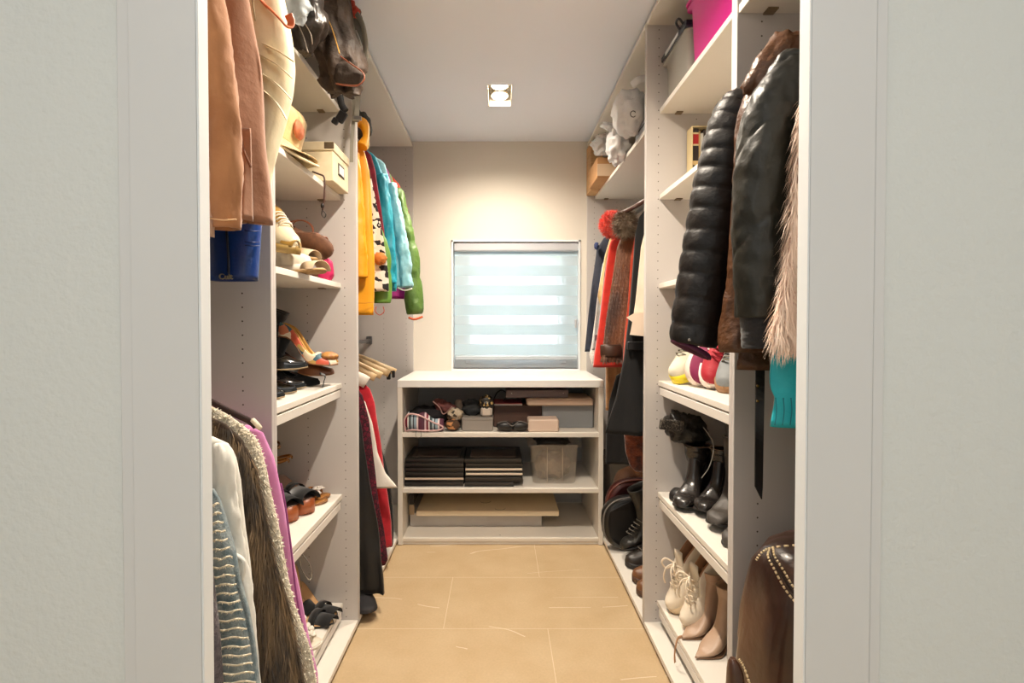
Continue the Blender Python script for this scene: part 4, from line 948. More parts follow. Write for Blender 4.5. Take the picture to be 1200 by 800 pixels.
def sneaker(name, label, m, sm, lm, L=.26, W=.092, accent=None, toe='round', group=None, hi=.0, lace_n=5, bow=False, soleh=.026, lining=None):
    t = thing(name, label, 'trainer', group=group)
    s_ = sole_mb(L, W, .008, soleh, toe, over=1.1).build('sole', sm, t, local=True)
    upper_mb(L, W * .96, .008, soleh - .003, toe, .085 + hi, .07, .42, .60, .045, .072 + hi, .06 + hi, .006).build('upper', m, t, local=True)
    if lining: upper_mb(L * .985, W * .96 * .92, .008, soleh - .001, toe, .05, .04, .40, .56, .03, .074 + hi, .062 + hi, .004).shift((-.002, 0, 0)).build('lining', lining, t, local=True)
    mb = MB(); tg = []
    for i in range(8):
        u = .34 + .34 * i / 7; x = (u - 1) * L; z = soleh + sinterp([(.34, .105 + hi), (.5, .083), (.68, .060)], u); ww = .022
        tg.append([Vector((x, -ww, z - .006)), Vector((x, 0, z + .003)), Vector((x, ww, z - .006)), Vector((x, ww, z - .011)), Vector((x, 0, z - .004)), Vector((x, -ww, z - .011))])
    mb.rings(tg).build('tongue', m if not accent else accent, t, local=True)
    lb_ = MB()
    for i in range(lace_n):
        u = .5 + .22 * i / (lace_n - 1); x = (u - 1) * L; z = soleh + sinterp([(.44, .088 + hi * .5), (.74, .062)], u)
        lb_.tube([(x - .008, -.024, z - .012), (x, -.012, z + .003), (x + .004, .0, z + .005), (x, .012, z + .003), (x - .008, .024, z - .012)], .0028, 6)
    if bow:
        x = (.50 - 1) * L; z = soleh + .09 + hi * .6
        for sgn in (-1, 1):
            lb_.tube(smoothpts([(x, 0, z), (x + .01, sgn * .024, z + .026), (x + .03, sgn * .036, z + .016), (x + .03, sgn * .028, z - .012), (x, 0, z)], 20), .0036, 6)
            lb_.tube(smoothpts([(x, 0, z), (x + .03, sgn * .012, z + .006), (x + .06, sgn * .026, z - .024), (x + .07, sgn * .03, z - .055)], 14), .0028, 6)
    lb_.build('laces', lm, t, local=True).name = 'lace'
    if accent: 
        mb = MB(); rr = []
        for u in (.86, .9, .94, .97, .99):
            w = W / 2 * wprof(u, toe) * 1.02; x = (u - 1) * L; rr.append([Vector((x + .002, w * math.cos(PI - PI * k / 8), soleh + .004 + .020 * math.sin(PI * k / 8))) for k in range(9)])
        mb.rings(rr, closed=False).build('toe_cap', accent, t, local=True)
    return t
def boot(name, label, m, sm, L=.25, W=.08, h=.03, H=.25, toe='round', group=None, sw=.048, slouch=0, cat='boot', heel_tip=.8, zip_=True, cuff=None):
    t = thing(name, label, cat, group=group)
    b = .006; tz = {'point': .018, 'round': .036, 'square': .034, 'almond': .03}[toe]
    f = lambda u: (u - 1) * L
    qz = min(1, (H - .03) / (.165 + h))
    W2 = lambda u: W / 2 * wprof(u, toe)
    pf = [(f(1), .008, f(1), b, .004), (f(.975), tz * .7, f(.985), b, W2(.965) * .8), (f(.93), tz, f(.94), b, W2(.93)), (f(.84), tz * 1.25, f(.86), b, W2(.84)), (f(.72), .042, f(.76), b, W2(.72)), (f(.62), .052 + h * .25, f(.6), b + lift(.6, h), W2(.6)),
          (f(.545), .068 + h * .45, f(.38), b + lift(.38, h), W2(.45)), (f(.50), .10 + h * .85, f(.12), b + h, W2(.3) * 1.02), (f(.475), .135 + h, f(.0) - .002, b + h + .03, W2(.22) * 1.02), (f(.46), .16 + h, f(.02), b + h + .075, W * .40)]
    pf = [(p[0], p[1] * (1 if i < 4 else (qz if i > 6 else (1 + qz) / 2)), p[2], (p[3] if i < 8 else p[3] * qz + (1 - qz) * h), p[4]) for i, p in enumerate(pf)]
    z = (.165 + h) * qz
    k = 0
    top = max(H, z + .03)
    steps = max(2, int((top - z) / .03))
    for i in range(1, steps + 1):
        zz = z + (top - z) * i / steps; w = W * .40 + (sw - W * .40) * i / steps + slouch * .006 * math.sin(i * 2.4)
        pf.append((f(.46) + (sw - .03) * .6 * i / steps + slouch * .008 * math.sin(i * 1.7), zz, f(.03) - (sw - .03) * .3 * i / steps, zz - .012 + .012 * i / steps, w))
    sock_mb(pf).build('upper', m, t, local=True)
    sole_mb(L, W, h, .007, toe, over=1.05).build('sole', sm, t, local=True)
    if h > .01: heel_mb(L, W * 1.05, h, .005, .26, heel_tip, tipw=heel_tip).build('heel', sm, t, local=True)
    if zip_: MB().tube(smoothpts([(f(.3), W * .40, .06 + h), (f(.25), W * .41, .12 + h), (f(.24), sw * .98, top - .01)], 10), .0018, 5).build('zipper', rubber, t, local=True)
    if cuff: MB().tube([(f(.42) * .5 + f(.03) * .5 + (sw + .008) * math.cos(a) * 1.15, sw * 1.02 * math.sin(a), top) for a in [2 * PI * k / 24 for k in range(25)]], .0028, 6).build('rim', cuff, t, local=True)
    return t
def strapband(mb, pts, w=.008, th=.0016):
    mb.tube(smoothpts(pts, 18), w / 2, 8, flat=(1, th * 2 / w), ref=(1, 0, 0))
def arch(mb, L, W, u, toe, z0, hgt, w=.012, skew=0, th=.0022):
    hw = W / 2 * wprof(u, toe) * 1.0; x = (u - 1) * L; r0 = []
    for s_ in (-.5, .5):
        r0.append([Vector((x + s_ * w + skew * math.cos(PI * k / 12), -hw * math.cos(PI * k / 12), z0 + hgt * math.sin(PI * k / 12))) for k in range(13)])
    r1 = [[p + Vector((0, 0, th)) for p in r] for r in r0]
    mb.rings([r0[0], r0[1], r1[1], r1[0], r0[0]], closed=False)
def sandal(name, label, m, footbed, sm, L=.24, W=.082, h=.0, toe='round', group=None, wedge=False, plat=0, ankle=False, flower=None, straps=((.78, .026, .03),), bow=False, slim=.3):
    t = thing(name, label, 'sandal', group=group)
    sole_mb(L, W, h, .006 + plat, toe, wedge=wedge).build('sole', sm, t, local=True)
    fb = sole_mb(L * .97, W * .92, h, .0025, toe).shift((-.004, 0, .0055 + plat)); fb.build('footbed', footbed, t, local=True)
    if h > .012 and not wedge: heel_mb(L, W, h, .004, tip=slim, tipw=slim).build('heel', sm, t, local=True)
    for u, hg, w in straps:
        mb = MB(); arch(mb, L, W, u, toe, lift(u, h) + .006 + plat, hg, w); mb.build('strap', m, t, local=True)
    mb = MB()
    if ankle:
        za = h + plat + .085; c = (-L + .045)
        mb.tube(smoothpts([(c + .04 * math.cos(a), .034 * math.sin(a), za + .008 * math.cos(a)) for a in [2 * PI * k / 14 for k in range(15)]], 40), .004, 6, flat=(.5, 1.3))
        for sg_ in (-1, 1): mb.tube(smoothpts([(-L + .02, sg_ * .022, h + plat + .006), (-L + .012, sg_ * .026, h + plat + .05), (c - .02, sg_ * .03, za)], 12), .0034, 6)
        mb.tube([(-L + .008, 0, h + plat + .01), (-L + .004, 0, za)], .006, 6, flat=(.5, 1.4))
    if bow:
        u = straps[0][0]; x = (u - 1) * L; z = lift(u, h) + .008 + plat + straps[0][1]
        for sg_ in (-1, 1): mb.blob((x, sg_ * .019, z + .006), (.014, .022, .012), 3, .1, 2, nu=14, nv=9)
        mb.blob((x, 0, z + .005), (.010, .008, .011), 4, .05, 2, nu=12, nv=8)
    if mb.v: mb.build('ankle_strap' if ankle else 'bow', m, t, local=True)
    if ankle: MB().tube([(-L + .045 + .04, .012 + .006 * math.cos(a), h + plat + .085 + .006 * math.sin(a)) for a in [2 * PI * k / 12 for k in range(13)]], .0014, 6).build('buckle', mat('gold_buckle', (200, 150, 60), .25, 1), t, local=True)
    if flower:
        fm_ = MB(); u = straps[0][0]; c = Vector(((u - 1) * L, 0, lift(u, h) + .010 + plat + straps[0][1]))
        for k in range(5):
            a = 2 * PI * k / 5; fm_.blob(c + Vector((.015 * math.cos(a), .015 * math.sin(a), 0)), (.010, .010, .004), k, .05, 2, nu=12, nv=7)
        fm_.blob(c + Vector((0, 0, .003)), (.006, .006, .005), 1, .05, 2, nu=10, nv=7); fm_.build('flower', flower, t, local=True)
    return t
LEFT_OUT = 0.0      # toes of the shoe-shelf run point to the aisle: +x
def put(o, px, py, z, rz=0, ry=0, rx=0, dz=.001, label=None):
    q = PZ(px, py, z); o.location = (q.x, q.y, z + dz); o.rotation_euler = (R(rx), R(ry), R(rz))
    if label: o['label'] = label
    return o
def at(o, v, rz=0, ry=0, rx=0):
    o.location = v; o.rotation_euler = (R(rx), R(ry), R(rz)); return o
# ---------------------------------------------------------------- shoe shelves, black court shoes (shelf at 1.014)
Z4 = 1.014
p0 = pump('court_shoe', 'plain black pointed court shoe nearest the entrance on the shelf of court shoes', gloss, mat('beige_welt', (150, 128, 96), .6), h=.05, group=None)
put(p0, 334, 468, Z4)
p1 = copy_tree(p0); put(p1, 348, 461.5, Z4, rz=-3, label='black pointed court shoe, second along the shelf of court shoes')
p2 = copy_tree(p0); put(p2, 359, 456, Z4, rz=2, label='shiny black pointed court shoe, third along and under the stacked one')
p3 = pump('suede_court_shoe', 'black suede court shoe lying beside the floral one', bsuede, rubber, h=.05); put(p3, 375, 452, Z4)
p4 = copy_tree(p3); put(p4, 386, 448.5, Z4, rz=-2, label='black suede court shoe at the far end, partly under the brown peep-toe'); 
p5 = copy_tree(p0); q = PZ(361, 437, Z4 + .072); at(p5, (q.x, q.y, Z4 + .085), rz=4); p5['label'] = 'black patent court shoe resting on top of the pointed row'
MB().tube(smoothpts([PZ(384, 450, Z4 + .02), P(388, 452, PZ(384, 450, Z4).y - .05), P(386.5, 459, PZ(384, 450, Z4).y - .06), P(385.5, 465, PZ(384, 450, Z4).y - .06)], 12), .005, 6, flat=(.4, 1)).build('ankle_strap', bsuede, p4).matrix_parent_inverse = Matrix.Identity(4)
floral = blotch('floral_print', [(206, 92, 66), (236, 220, 196), (60, 96, 110), (226, 206, 176), (214, 130, 96), (196, 160, 92)], 26, .45)
pk0 = pump('floral_pump', 'floral print high heeled pump with gold lining, tilted on top of the pile', floral, mat('brown_sole', (128, 82, 44), .5), h=.09, toe='round', heelm=bsuede, W=.082)
MB().blob((-.035, 0, .035), (.034, .036, .018), 3, .1, 2).build('toe_bow', mat('gold_bow', (188, 136, 74), .45, rgb2=(150, 96, 48), vs=60), pk0, local=True)
MB().box(-.19, -.07, -.02, .02, .0, .0005)
at(pk0, P(396, 429, 1.96), rz=2, ry=6)
gl = upper_mb(.225, .066, .09, .010, 'round', .03, .03, .5, .68, .02, .045, .024).build('lining', goldl, pk0, local=True)
bp = pump('peep_toe_shoe', 'brown leather peep-toe shoe under the floral pump', mat('brown_peep', (122, 72, 40), .4, rgb2=(96, 54, 30), vs=18), mat('brown_sole', (128, 82, 44), .5), h=.03, toe='square', W=.08)
at(bp, P(391, 440, 1.99), rz=6, ry=3)
bb = boot('ankle_boot', 'black suede ankle boot leaning behind the court shoes', bsuede, rubber, H=.23, h=.04, toe='almond')
at(bb, (-.76, 1.96, Z4 + .05), rz=4, ry=18)
bb.scale = (.9, .9, .9)
# ---------------------------------------------------------------- shelf of wedge sandals (.56)
Z5 = .56
wood = mat('wedge_wood', (170, 92, 46), .4, rgb2=(150, 76, 36), vs=12, stretch=(1, 1, 6))
w0 = sandal('wedge_sandal', 'black wedge sandal with an orange-brown wooden sole, nearer the vest', bsuede, mat('taupe_insole', (150, 122, 110), .6), wood, h=.05, plat=.045, wedge=True, toe='round', straps=((.84, .036, .085), (.60, .046, .035)), W=.09)
put(w0, 343, 613, Z5, rz=-40)
w1 = copy_tree(w0); put(w1, 364, 603, Z5, rz=-34, label='black wedge sandal with an orange-brown wooden sole, next to the gold sandals')
gs = mat('gold_leather', (176, 120, 54), .35, .3, rgb2=(150, 96, 40), vs=20)
jewel = mat('pearl_jewel', (232, 224, 214), .2, .3)
g0 = sandal('flower_sandal', 'gold heeled sandal with a jewelled flower on the toe', gs, gs, mat('tan_sole', (146, 100, 56), .5), h=.075, toe='round', ankle=True, flower=jewel, straps=((.80, .028, .012), (.66, .034, .010)), slim=.35)
put(g0, 392, 578, Z5, rz=3)
g1 = copy_tree(g0); put(g1, 384, 589, Z5 , rz=0, label='second gold sandal, half hidden behind the black wedges')
s0 = sandal('strappy_sandal', 'bronze strappy high sandal standing at the back of the wedge shelf', mat('bronze', (116, 76, 44), .35, .4), mat('bronze', (1, 1, 1)), mat('bronze', (1, 1, 1)), h=.09, ankle=True, straps=((.8, .03, .01), (.7, .036, .01), (.58, .045, .01)), slim=.3)
at(s0, (-.80, 1.80, Z5 + .062), rz=-30, ry=28)
s1 = copy_tree(s0); at(s1, (-.79, 1.93, Z5 + .05), rz=-20, ry=25); s1['label'] = 'bronze strappy sandal leaning between the wedges and the gold pair'
s2 = sandal('taupe_sandal', 'dusky taupe strappy sandal leaning near the pink jacket', mat('taupe_strap', (112, 84, 76), .6), mat('taupe_insole', (1, 1, 1)), mat('taupe_strap', (1, 1, 1)), h=.09, ankle=True, straps=((.8, .03, .012), (.66, .04, .012)), slim=.3)
at(s2, (-.84, 1.68, Z5 + .07), rz=-20, ry=32)
# ---------------------------------------------------------------- bottom shelf of mules (.112)
Z6 = .112
m0 = sandal('mule', 'black suede mule with a wide bow strap, nearest the yellow-lit divider', bsuede, mat('nude_insole', (214, 168, 118), .55), rubber, h=.085, toe='almond', straps=((.86, .028, .07), (.70, .040, .03)), slim=.2)
put(m0, 399, 717, Z6, rz=-22)

m1 = copy_tree(m0); put(m1, 391, 733, Z6, rz=-18, label='black suede mule, second of its shelf, beside the white flower sandal')
wf = mat('white_leather', (234, 228, 216), .5)
f0 = sandal('white_flower_sandal', 'white flat sandal with a white flower, at the front of the bottom shelf', wf, mat('white_insole', (226, 214, 196), .5), wf, h=.02, toe='round', flower=wf, straps=((.80, .028, .014), (.64, .036, .012)))
put(f0, 377, 757, Z6, rz=-10)
f1 = copy_tree(f0); at(f1, P(362, 728, 1.80), rz=-10, ry=52); f1['label'] = 'white flower sandal standing on its toe beside the pink jacket'
tk = sandal('black_stiletto', 'black high heeled sandal with its clear ankle loop, at the back of the bottom shelf', bsuede, mat('nude_insole', (1, 1, 1)), rubber, h=.09, toe='almond', straps=((.82, .028, .05),), slim=.2)
at(tk, (-.72, 1.97, Z6 + .062), rz=-25, ry=30)
MB().tube(smoothpts([P(351, 650, 1.9), P(352, 662, 1.88), P(357, 673, 1.88), P(362, 679, 1.89), P(365, 676, 1.9), P(364, 664, 1.9), P(357, 652, 1.9), P(351, 648, 1.9)], 40), .0018, 6).build('ankle_loop', mat('loop_silver', (190, 186, 180), .2, .6), thing('ankle_bracelet', 'thin silvery loop hanging under the shelf of wedge sandals', 'loop', P(357, 660, 1.9)))
# ---------------------------------------------------------------- shelf of summer shoes (1.42)
Z3 = 1.42
rg_ = mat('rose_gold', (196, 130, 100), .38, .25, rgb2=(176, 112, 84), vs=30)
e0 = sandal('platform_sandal', 'rose tan platform sandal lying on its side with its brown sole showing', rg_, rg_, mat('cork_sole', (104, 66, 42), .8, rgb2=(88, 54, 34), vs=40), h=.05, plat=.02, wedge=True, ankle=True, straps=((.82, .03, .02), (.7, .036, .016)), W=.095, L=.25)
at(e0, P(386, 296, 1.86), rz=-8, ry=16, rx=-66)
e1 = copy_tree(e0); at(e1, (-.70, 1.985, Z3 + .002), rz=-4, ry=0, rx=0); e1['label'] = 'rose tan platform sandal standing behind its tipped-over partner'
es = sandal('espadrille', 'pale beige espadrille mule at the front of the summer shoe shelf', mat('beige_strap', (206, 182, 150), .6), mat('beige_strap', (1, 1, 1)), mat('jute', (188, 152, 104), .9, rgb2=(160, 124, 80), vs=120), h=.03, wedge=True, straps=((.85, .03, .06),), W=.085)
put(es, 379, 319, Z3, rz=-28)
es2 = copy_tree(es); at(es2, P(370, 306, 1.82), rz=-20, ry=12); es2['label'] = 'pale beige espadrille mule resting on top of the white canvas shoe'
ws = sneaker('canvas_shoe', 'white canvas shoe lying along the edge of the summer shoe shelf', mat('white_canvas', (226, 216, 198), .8, bump=(200, .3, .002)), mat('white_rubber', (224, 216, 202), .5), mat('lace_white', (230, 222, 208), .8), L=.24, W=.08)
put(ws, 363, 320.5, Z3, rz=-24)
gt = sneaker('gold_trainer', 'white and gold trainer stacked by the shelf divider', mat('gold_white', (222, 208, 176), .4, .15), mat('gold_sole', (150, 122, 66), .5), mat('lace_white', (1, 1, 1)), L=.24, W=.085, accent=mat('gold_accent', (170, 132, 62), .35, .4))
at(gt, P(345, 300, 1.60), rz=-36, ry=18)
gt2 = copy_tree(gt); at(gt2, P(338, 289, 1.66), rz=-30, ry=8); gt2['label'] = 'white and gold trainer topmost of the heap by the shelf divider'
pb = thing('pink_pouch', 'small raspberry pink pouch behind the espadrilles', 'pouch', PZ(381, 326, Z3))
MB().blob(P(381, 315, 1.97) + Vector((-.01, .03, .0)), (.032, .02, .045), 4, .12, 2, e=.7).build('pouch_body', mat('raspberry', (196, 30, 92), .6), pb)
MB().tube([P(377, 303, 1.96), P(381, 302, 1.955), P(385, 305, 1.96)], .003, 6).build('zip', mat('raspberry_zip', (150, 20, 70), .5), pb)
# ================================================================ opposite shoe shelves; toes point to the aisle (-x)
Z4 = 1.026
def rput(o, px, py, z, rz=0, ry=0, rx=0, dz=.001, label=None):
    return put(o, px, py, z, 180 + rz, ry, rx, dz, label)
lace_w = mat('lace_white', (230, 222, 208), .8)
y0 = sneaker('running_shoe', 'cream running shoe with a bright yellow sole edge', mat('cream_mesh', (214, 206, 186), .8, bump=(260, .4, .002)), mat('yellow_rubber', (226, 206, 40), .5), mat('grey_lace', (120, 116, 104), .8), L=.27, W=.1, soleh=.034)
rput(y0, 792, 450, Z4, rz=22, ry=32)
pp = sneaker('purple_trainer', 'plum and white trainer tipped up so its pale sole faces out', mat('plum_mesh', (124, 24, 70), .7), mat('offwhite_rubber', (226, 208, 194), .5), lace_w, L=.27, W=.1, soleh=.03)
rput(pp, 812, 453, Z4, rz=40, ry=54, rx=-50)
rd = sneaker('red_trainer', 'crimson trainer with a thick white sole, tipped up on its toe', mat('crimson_mesh', (168, 24, 42), .6, bump=(240, .4, .002)), mat('white_rubber2', (232, 222, 212), .5), mat('red_lace', (150, 20, 36), .8), L=.27, W=.1, soleh=.034)
rput(rd, 830, 456, Z4, rz=38, ry=48, rx=-24)
gy = sneaker('grey_shoe', 'grey shoe with a gum sole behind the divider edge', mat('grey_mesh', (128, 132, 134), .7), mat('gum_rubber', (150, 112, 76), .6), mat('grey_lace', (1, 1, 1)), L=.26, W=.095)
rput(gy, 850, 461, Z4, rz=45, ry=30)
# boots on the .574 shelf
Z5 = .574
B0 = boot('black_boot', 'black ankle boot with a crumpled toe, first by the drilled panel on the boot shelf', bleath, rubber, H=.19, h=.02, slouch=1); rput(B0, 779, 580, Z5, rz=20)
polished = mat('polished_leather', (40, 36, 34), .26, bump=(40, .3, .004), coat=.2)
B1 = boot('leather_boot', 'polished black heeled boot with a red-lined opening, second on the boot shelf', polished, rubber, H=.205, h=.04, W=.088, toe='round', cuff=mat('tan_rim', (150, 120, 100), .5)); rput(B1, 797, 601, Z5, rz=52, ry=-3)
B2 = copy_tree(B1); rput(B2, 820, 608, Z5, rz=45, ry=-5, label='polished black heeled boot, third on the boot shelf, its partner beside it')
B3 = boot('worn_boot', 'worn grey-black tall boot with a pale zip rim, fourth on the boot shelf', mat('worn_leather', (74, 68, 62), .5, rgb2=(46, 42, 40), vs=10, bump=(60, .4, .004)), rubber, H=.275, h=.03, W=.09, toe='round', cuff=mat('pale_rim', (176, 166, 152), .4)); rput(B3, 836, 625, Z5, rz=45, ry=-5)
B4 = copy_tree(B3); rput(B4, 854, 644, Z5, rz=40, label='worn grey-black boot half hidden by the divider edge')
# crumpled black boot shafts piled over them
t = thing('black_bag', 'crumpled black leather bag with a studded cuff lying over the boots', 'bag', (.84, 1.97, .80))
MB().blob((.735, 2.00, .845), (.085, .055, .062), 12, .3, 3, warp=lambda p: Vector((p.x, p.y, p.z - p.x * .25))).build('bag_body', mat('soft_black_leather', (30, 27, 25), .3, bump=(34, .9, .012)), t)
MB().rbox(-.05, .05, -.006, .006, -.02, .02, .004, Matrix.Translation(P(787, 498, 1.93)) @ Euler((0, R(8), R(12))).to_matrix().to_4x4()).build('studded_cuff', blotch('studs', [(60, 56, 52), (30, 28, 28), (110, 102, 92)], 220, .4), t)
t = thing('dark_boot', 'black boot lying on its side on top of the boot pile', 'boot', (.95, 1.93, .83))
boot_tmp = boot('tmp', 'tmp', bleath, rubber, H=.30, h=.03)
for c in kids(boot_tmp): c.parent = t
bpy.data.objects.remove(boot_tmp); at(t, (.93, 1.76, .87), rz=160, ry=-8, rx=95)
t = thing('brown_lined_boot', 'dark tall boot shaft showing its rust brown lining at the top of the boot pile', 'boot', (.86, 1.76, .93))
MB().tube(smoothpts([(.80, 1.72, .885), (.90, 1.75, .90), (1.0, 1.80, .90), (1.08, 1.84, .88)], 14), lambda u: .055 + .012 * math.sin(u * 9), 20, caps=True).build('shaft', bleath, t)
MB().blob((.798, 1.718, .886), (.012, .044, .046), 5, .05, 2).build('lining', mat('rust_lining', (92, 46, 28), .7), t)
MB().tube(smoothpts([P(824, 500, 1.70), P(836, 520, 1.66), P(832, 545, 1.66), P(822, 560, 1.66)], 20), .0015, 6).build('pull_cord', mat('cord_grey', (130, 126, 120), .5), t)
# bottom shelf .13
Z6 = .13
wl0 = mat('white_leather2', (236, 224, 204), .5, bump=(40, .2, .003))
a0 = sneaker('white_trainer', 'white lace-up trainer tied in a bow, by the drilled panel on the bottom shelf', wl0, mat('cream_rubber', (224, 200, 164), .5), mat('lace_cream', (240, 226, 204), .8), L=.26, W=.086, hi=.05, bow=True, lining=mat('tan_lining', (166, 120, 84), .7)); rput(a0, 787, 717, Z6, rz=20, ry=38)
a1 = copy_tree(a0); rput(a1, 805, 737, Z6, rz=20, ry=38, label='white lace-up trainer beside the beige ankle boots')
bg_ = mat('beige_leather', (186, 156, 132), .42, rgb2=(172, 142, 118), vs=7, bump=(20, .3, .006))
c0 = boot('beige_boot', 'beige pointed ankle boot next to the white trainers', bg_, mat('beige_sole', (130, 100, 76), .6), H=.25, h=.05, toe='point', L=.27, W=.085, sw=.044); rput(c0, 799, 750, Z6, rz=28); c0.scale = (.85, .85, .85)
c1 = copy_tree(c0); rput(c1, 815, 773, Z6, rz=28, label='beige pointed ankle boot nearest the entrance on the bottom shelf')
c2 = boot('taupe_boot', 'dark taupe boot standing behind the beige ankle boots', mat('dark_taupe', (86, 74, 66), .5), rubber, H=.28, h=.03, toe='round'); at(c2, (.86, 1.70, Z6 + .001), rz=190)
c3 = copy_tree(c2); at(c3, (.90, 1.83, Z6 + .001), rz=186); c3['label'] = 'dark taupe boot at the back, behind the other taupe one'
c4 = boot('dark_ankle_boot', 'very dark boot edge beside the divider on the bottom shelf', bleath, rubber, H=.2, h=.03); rput(c4, 852, 800, Z6, rz=0)
a2 = copy_tree(a0); rput(a2, 834, 729, Z6, rz=12, ry=40, label='white lace-up trainer hidden behind the beige boots, only its collar showing')
t = thing('ribbon', 'loose tan ribbon dangling over the edge of the bottom shelf', 'ribbon', PZ(797, 748, Z6))
MB().tube(smoothpts([PZ(802, 746, Z6 + .004), PZ(795, 747, Z6 + .004), P(792, 756, 1.79), P(790.5, 768, 1.79), P(791, 776, 1.79)], 20), .006, 6, flat=(.2, 1)).build('ribbon_band', mat('tan_ribbon', (196, 150, 112), .6), t)
SHOES = dict(sets=[(p0, p1, p2, p3, p4), (p5, pk0, bp, bb), (w0, w1, g0, g1), (s0, s1, s2), (m0, m1, f0, tk, f1), (es, ws, e1), (e0, es2, gt, gt2), (y0, pp, rd, gy), (B0, B1, B2, B3, B4), (a0, a1, a2, c0, c1, c2, c3, c4)])
# ================================================================ BAGS ON THE TOP SHELF (2.13)
def crease(mb, pts, r, flat=(1, .5), n=8, m=20): mb.tube(smoothpts(pts, m), r, n, flat=flat)
bagb = mat('brown_suede_bag', (58, 42, 29), .7, rgb2=(38, 27, 19), vs=8, bump=(14, .7, .03))
bagd = mat('dark_brown_leather', (44, 34, 26), .35, rgb2=(30, 24, 20), vs=8, bump=(30, .6, .01))
t = thing('leather_handbag', 'large brown leather bag with a gold zip slumping over the top shelf edge', 'handbag', (-.66, 1.75, 2.131))
def sheetbag(rows, depth, seed=0, n=26, amp=.012, fold=0):
    """slumped bag: rows of (x0, x1, z, y) in world metres, lofted as flattened rings with creases"""
    rr = []
    Q = []
    for i in range(len(rows) - 1):
        for k in range(5):
            t_ = k / 5; Q.append([rows[i][j] + (rows[i + 1][j] - rows[i][j]) * (t_ * t_ * (3 - 2 * t_)) for j in range(4)])
    Q.append(list(rows[-1]))
    for i, (x0, x1, z, y) in enumerate(Q):
        t_ = i / (len(Q) - 1); c = (x0 + x1) / 2; h = (x1 - x0) / 2; d = depth * math.sin(PI * (.12 + .76 * t_)); ring = []
        for j in range(n):
            a = 2 * PI * j / n; nz_ = amp * noise.noise(Vector((math.cos(a) * 2.2 + seed, math.sin(a) * 2.2, t_ * 4 + seed))) * 1.6 + amp * .6 * noise.noise(Vector((math.cos(a) * 5, math.sin(a) * 5 + seed, t_ * 9))) + fold * math.sin(a * 6 + t_ * 2.5 + seed) * (.4 + .6 * t_)
            ring.append(Vector((c + (h + nz_) * sgp(math.cos(a), .8), y + (d + nz_) * sgp(math.sin(a), .8), z)))
        rr.append(ring)
    return MB().rings(rr)
Yb_ = 1.72
X = lambda px, Y: P(px, 0, Y).x
Zf = lambda py, Y: P(0, py, Y).z
sheetbag([(X(352, Yb_), X(395, Yb_), 2.44, Yb_), (X(350, Yb_), X(404, Yb_), 2.38, Yb_), (X(352, Yb_), X(412, Yb_), Zf(30, Yb_), Yb_ - .01), (X(372, Yb_), X(422, Yb_), Zf(60, Yb_), Yb_ - .03),
          (X(384, Yb_), X(428, Yb_), Zf(88, Yb_), Yb_ - .05), (X(386, Yb_), X(426, Yb_), Zf(106, Yb_), Yb_ - .05), (X(392, Yb_), X(422, Yb_), Zf(118, Yb_), Yb_ - .05)], .06, 4, n=60, amp=.016, fold=.010).build('bag_body', bagb, t)
mb = MB(); crease(mb, [P(362, -14, 1.615), P(374, 8, 1.61), P(386, 26, 1.60), P(393, 46, 1.585), P(398, 63, 1.575)], .0032)
mb.build('zipper', mat('gold_zip', (196, 148, 70), .35, .8), t)
mb = MB(); crease(mb, [P(399, 66, 1.59), P(410, 74, 1.59), P(424, 84, 1.59), P(427, 92, 1.59), P(420, 100, 1.59), P(406, 100, 1.59), P(394, 98, 1.60)], .004, m=30)
mb.build('piping', mat('rust_piping', (124, 62, 36), .5), t)
sheetbag([(X(397, 1.62), X(404, 1.62), Zf(66, 1.62), 1.625), (X(394, 1.62), X(414, 1.62), Zf(76, 1.62), 1.62), (X(391, 1.62), X(427, 1.62), Zf(88, 1.62), 1.62), (X(393, 1.62), X(420, 1.62), Zf(98, 1.62), 1.625)], .012, 8, amp=.003).build('bag_pocket', mat('dark_suede_pocket', (50, 38, 29), .8, bump=(20, .5, .02)), t)
# dark bag to its side, nearer
t = thing('dark_leather_bag', 'dark brown crumpled leather bag wedged beside the cream coat on the top shelf', 'handbag', (-.72, 1.55, 2.131))
Yk_ = 1.50
sheetbag([(X(346, Yk_), X(372, Yk_), 2.42, Yk_ + .02), (X(338, Yk_), X(378, Yk_), Zf(10, Yk_), Yk_), (X(342, Yk_), X(382, Yk_), Zf(30, Yk_), Yk_), (X(345, Yk_), X(372, Yk_), Zf(45, Yk_), Yk_), (X(352, Yk_), X(362, Yk_), Zf(63, Yk_), Yk_)], .05, 11).build('bag_body', bagd, t)
mb = MB(); crease(mb, [P(349, 28, 1.44), P(356, 44, 1.435), P(361, 62, 1.44)], .003); crease(mb, [P(356, 26, 1.44), P(364, 40, 1.435), P(366, 52, 1.44)], .003); mb.build('seam', mat('bag_seam', (90, 74, 58), .5), t)
# clear plastic packaging
clear = mat('clear_plastic', (225, 232, 236), .12, alpha=.4, bump=(40, .8, .01))
t = thing('plastic_bag', 'crumpled clear plastic bag poking out above the cream coat', 'plastic bag', (-.62, 1.36, 2.131))
MB().blob(P(342, 2, 1.385), (.045, .03, .055), 3, .35, 4).build('bag_body', clear, t)
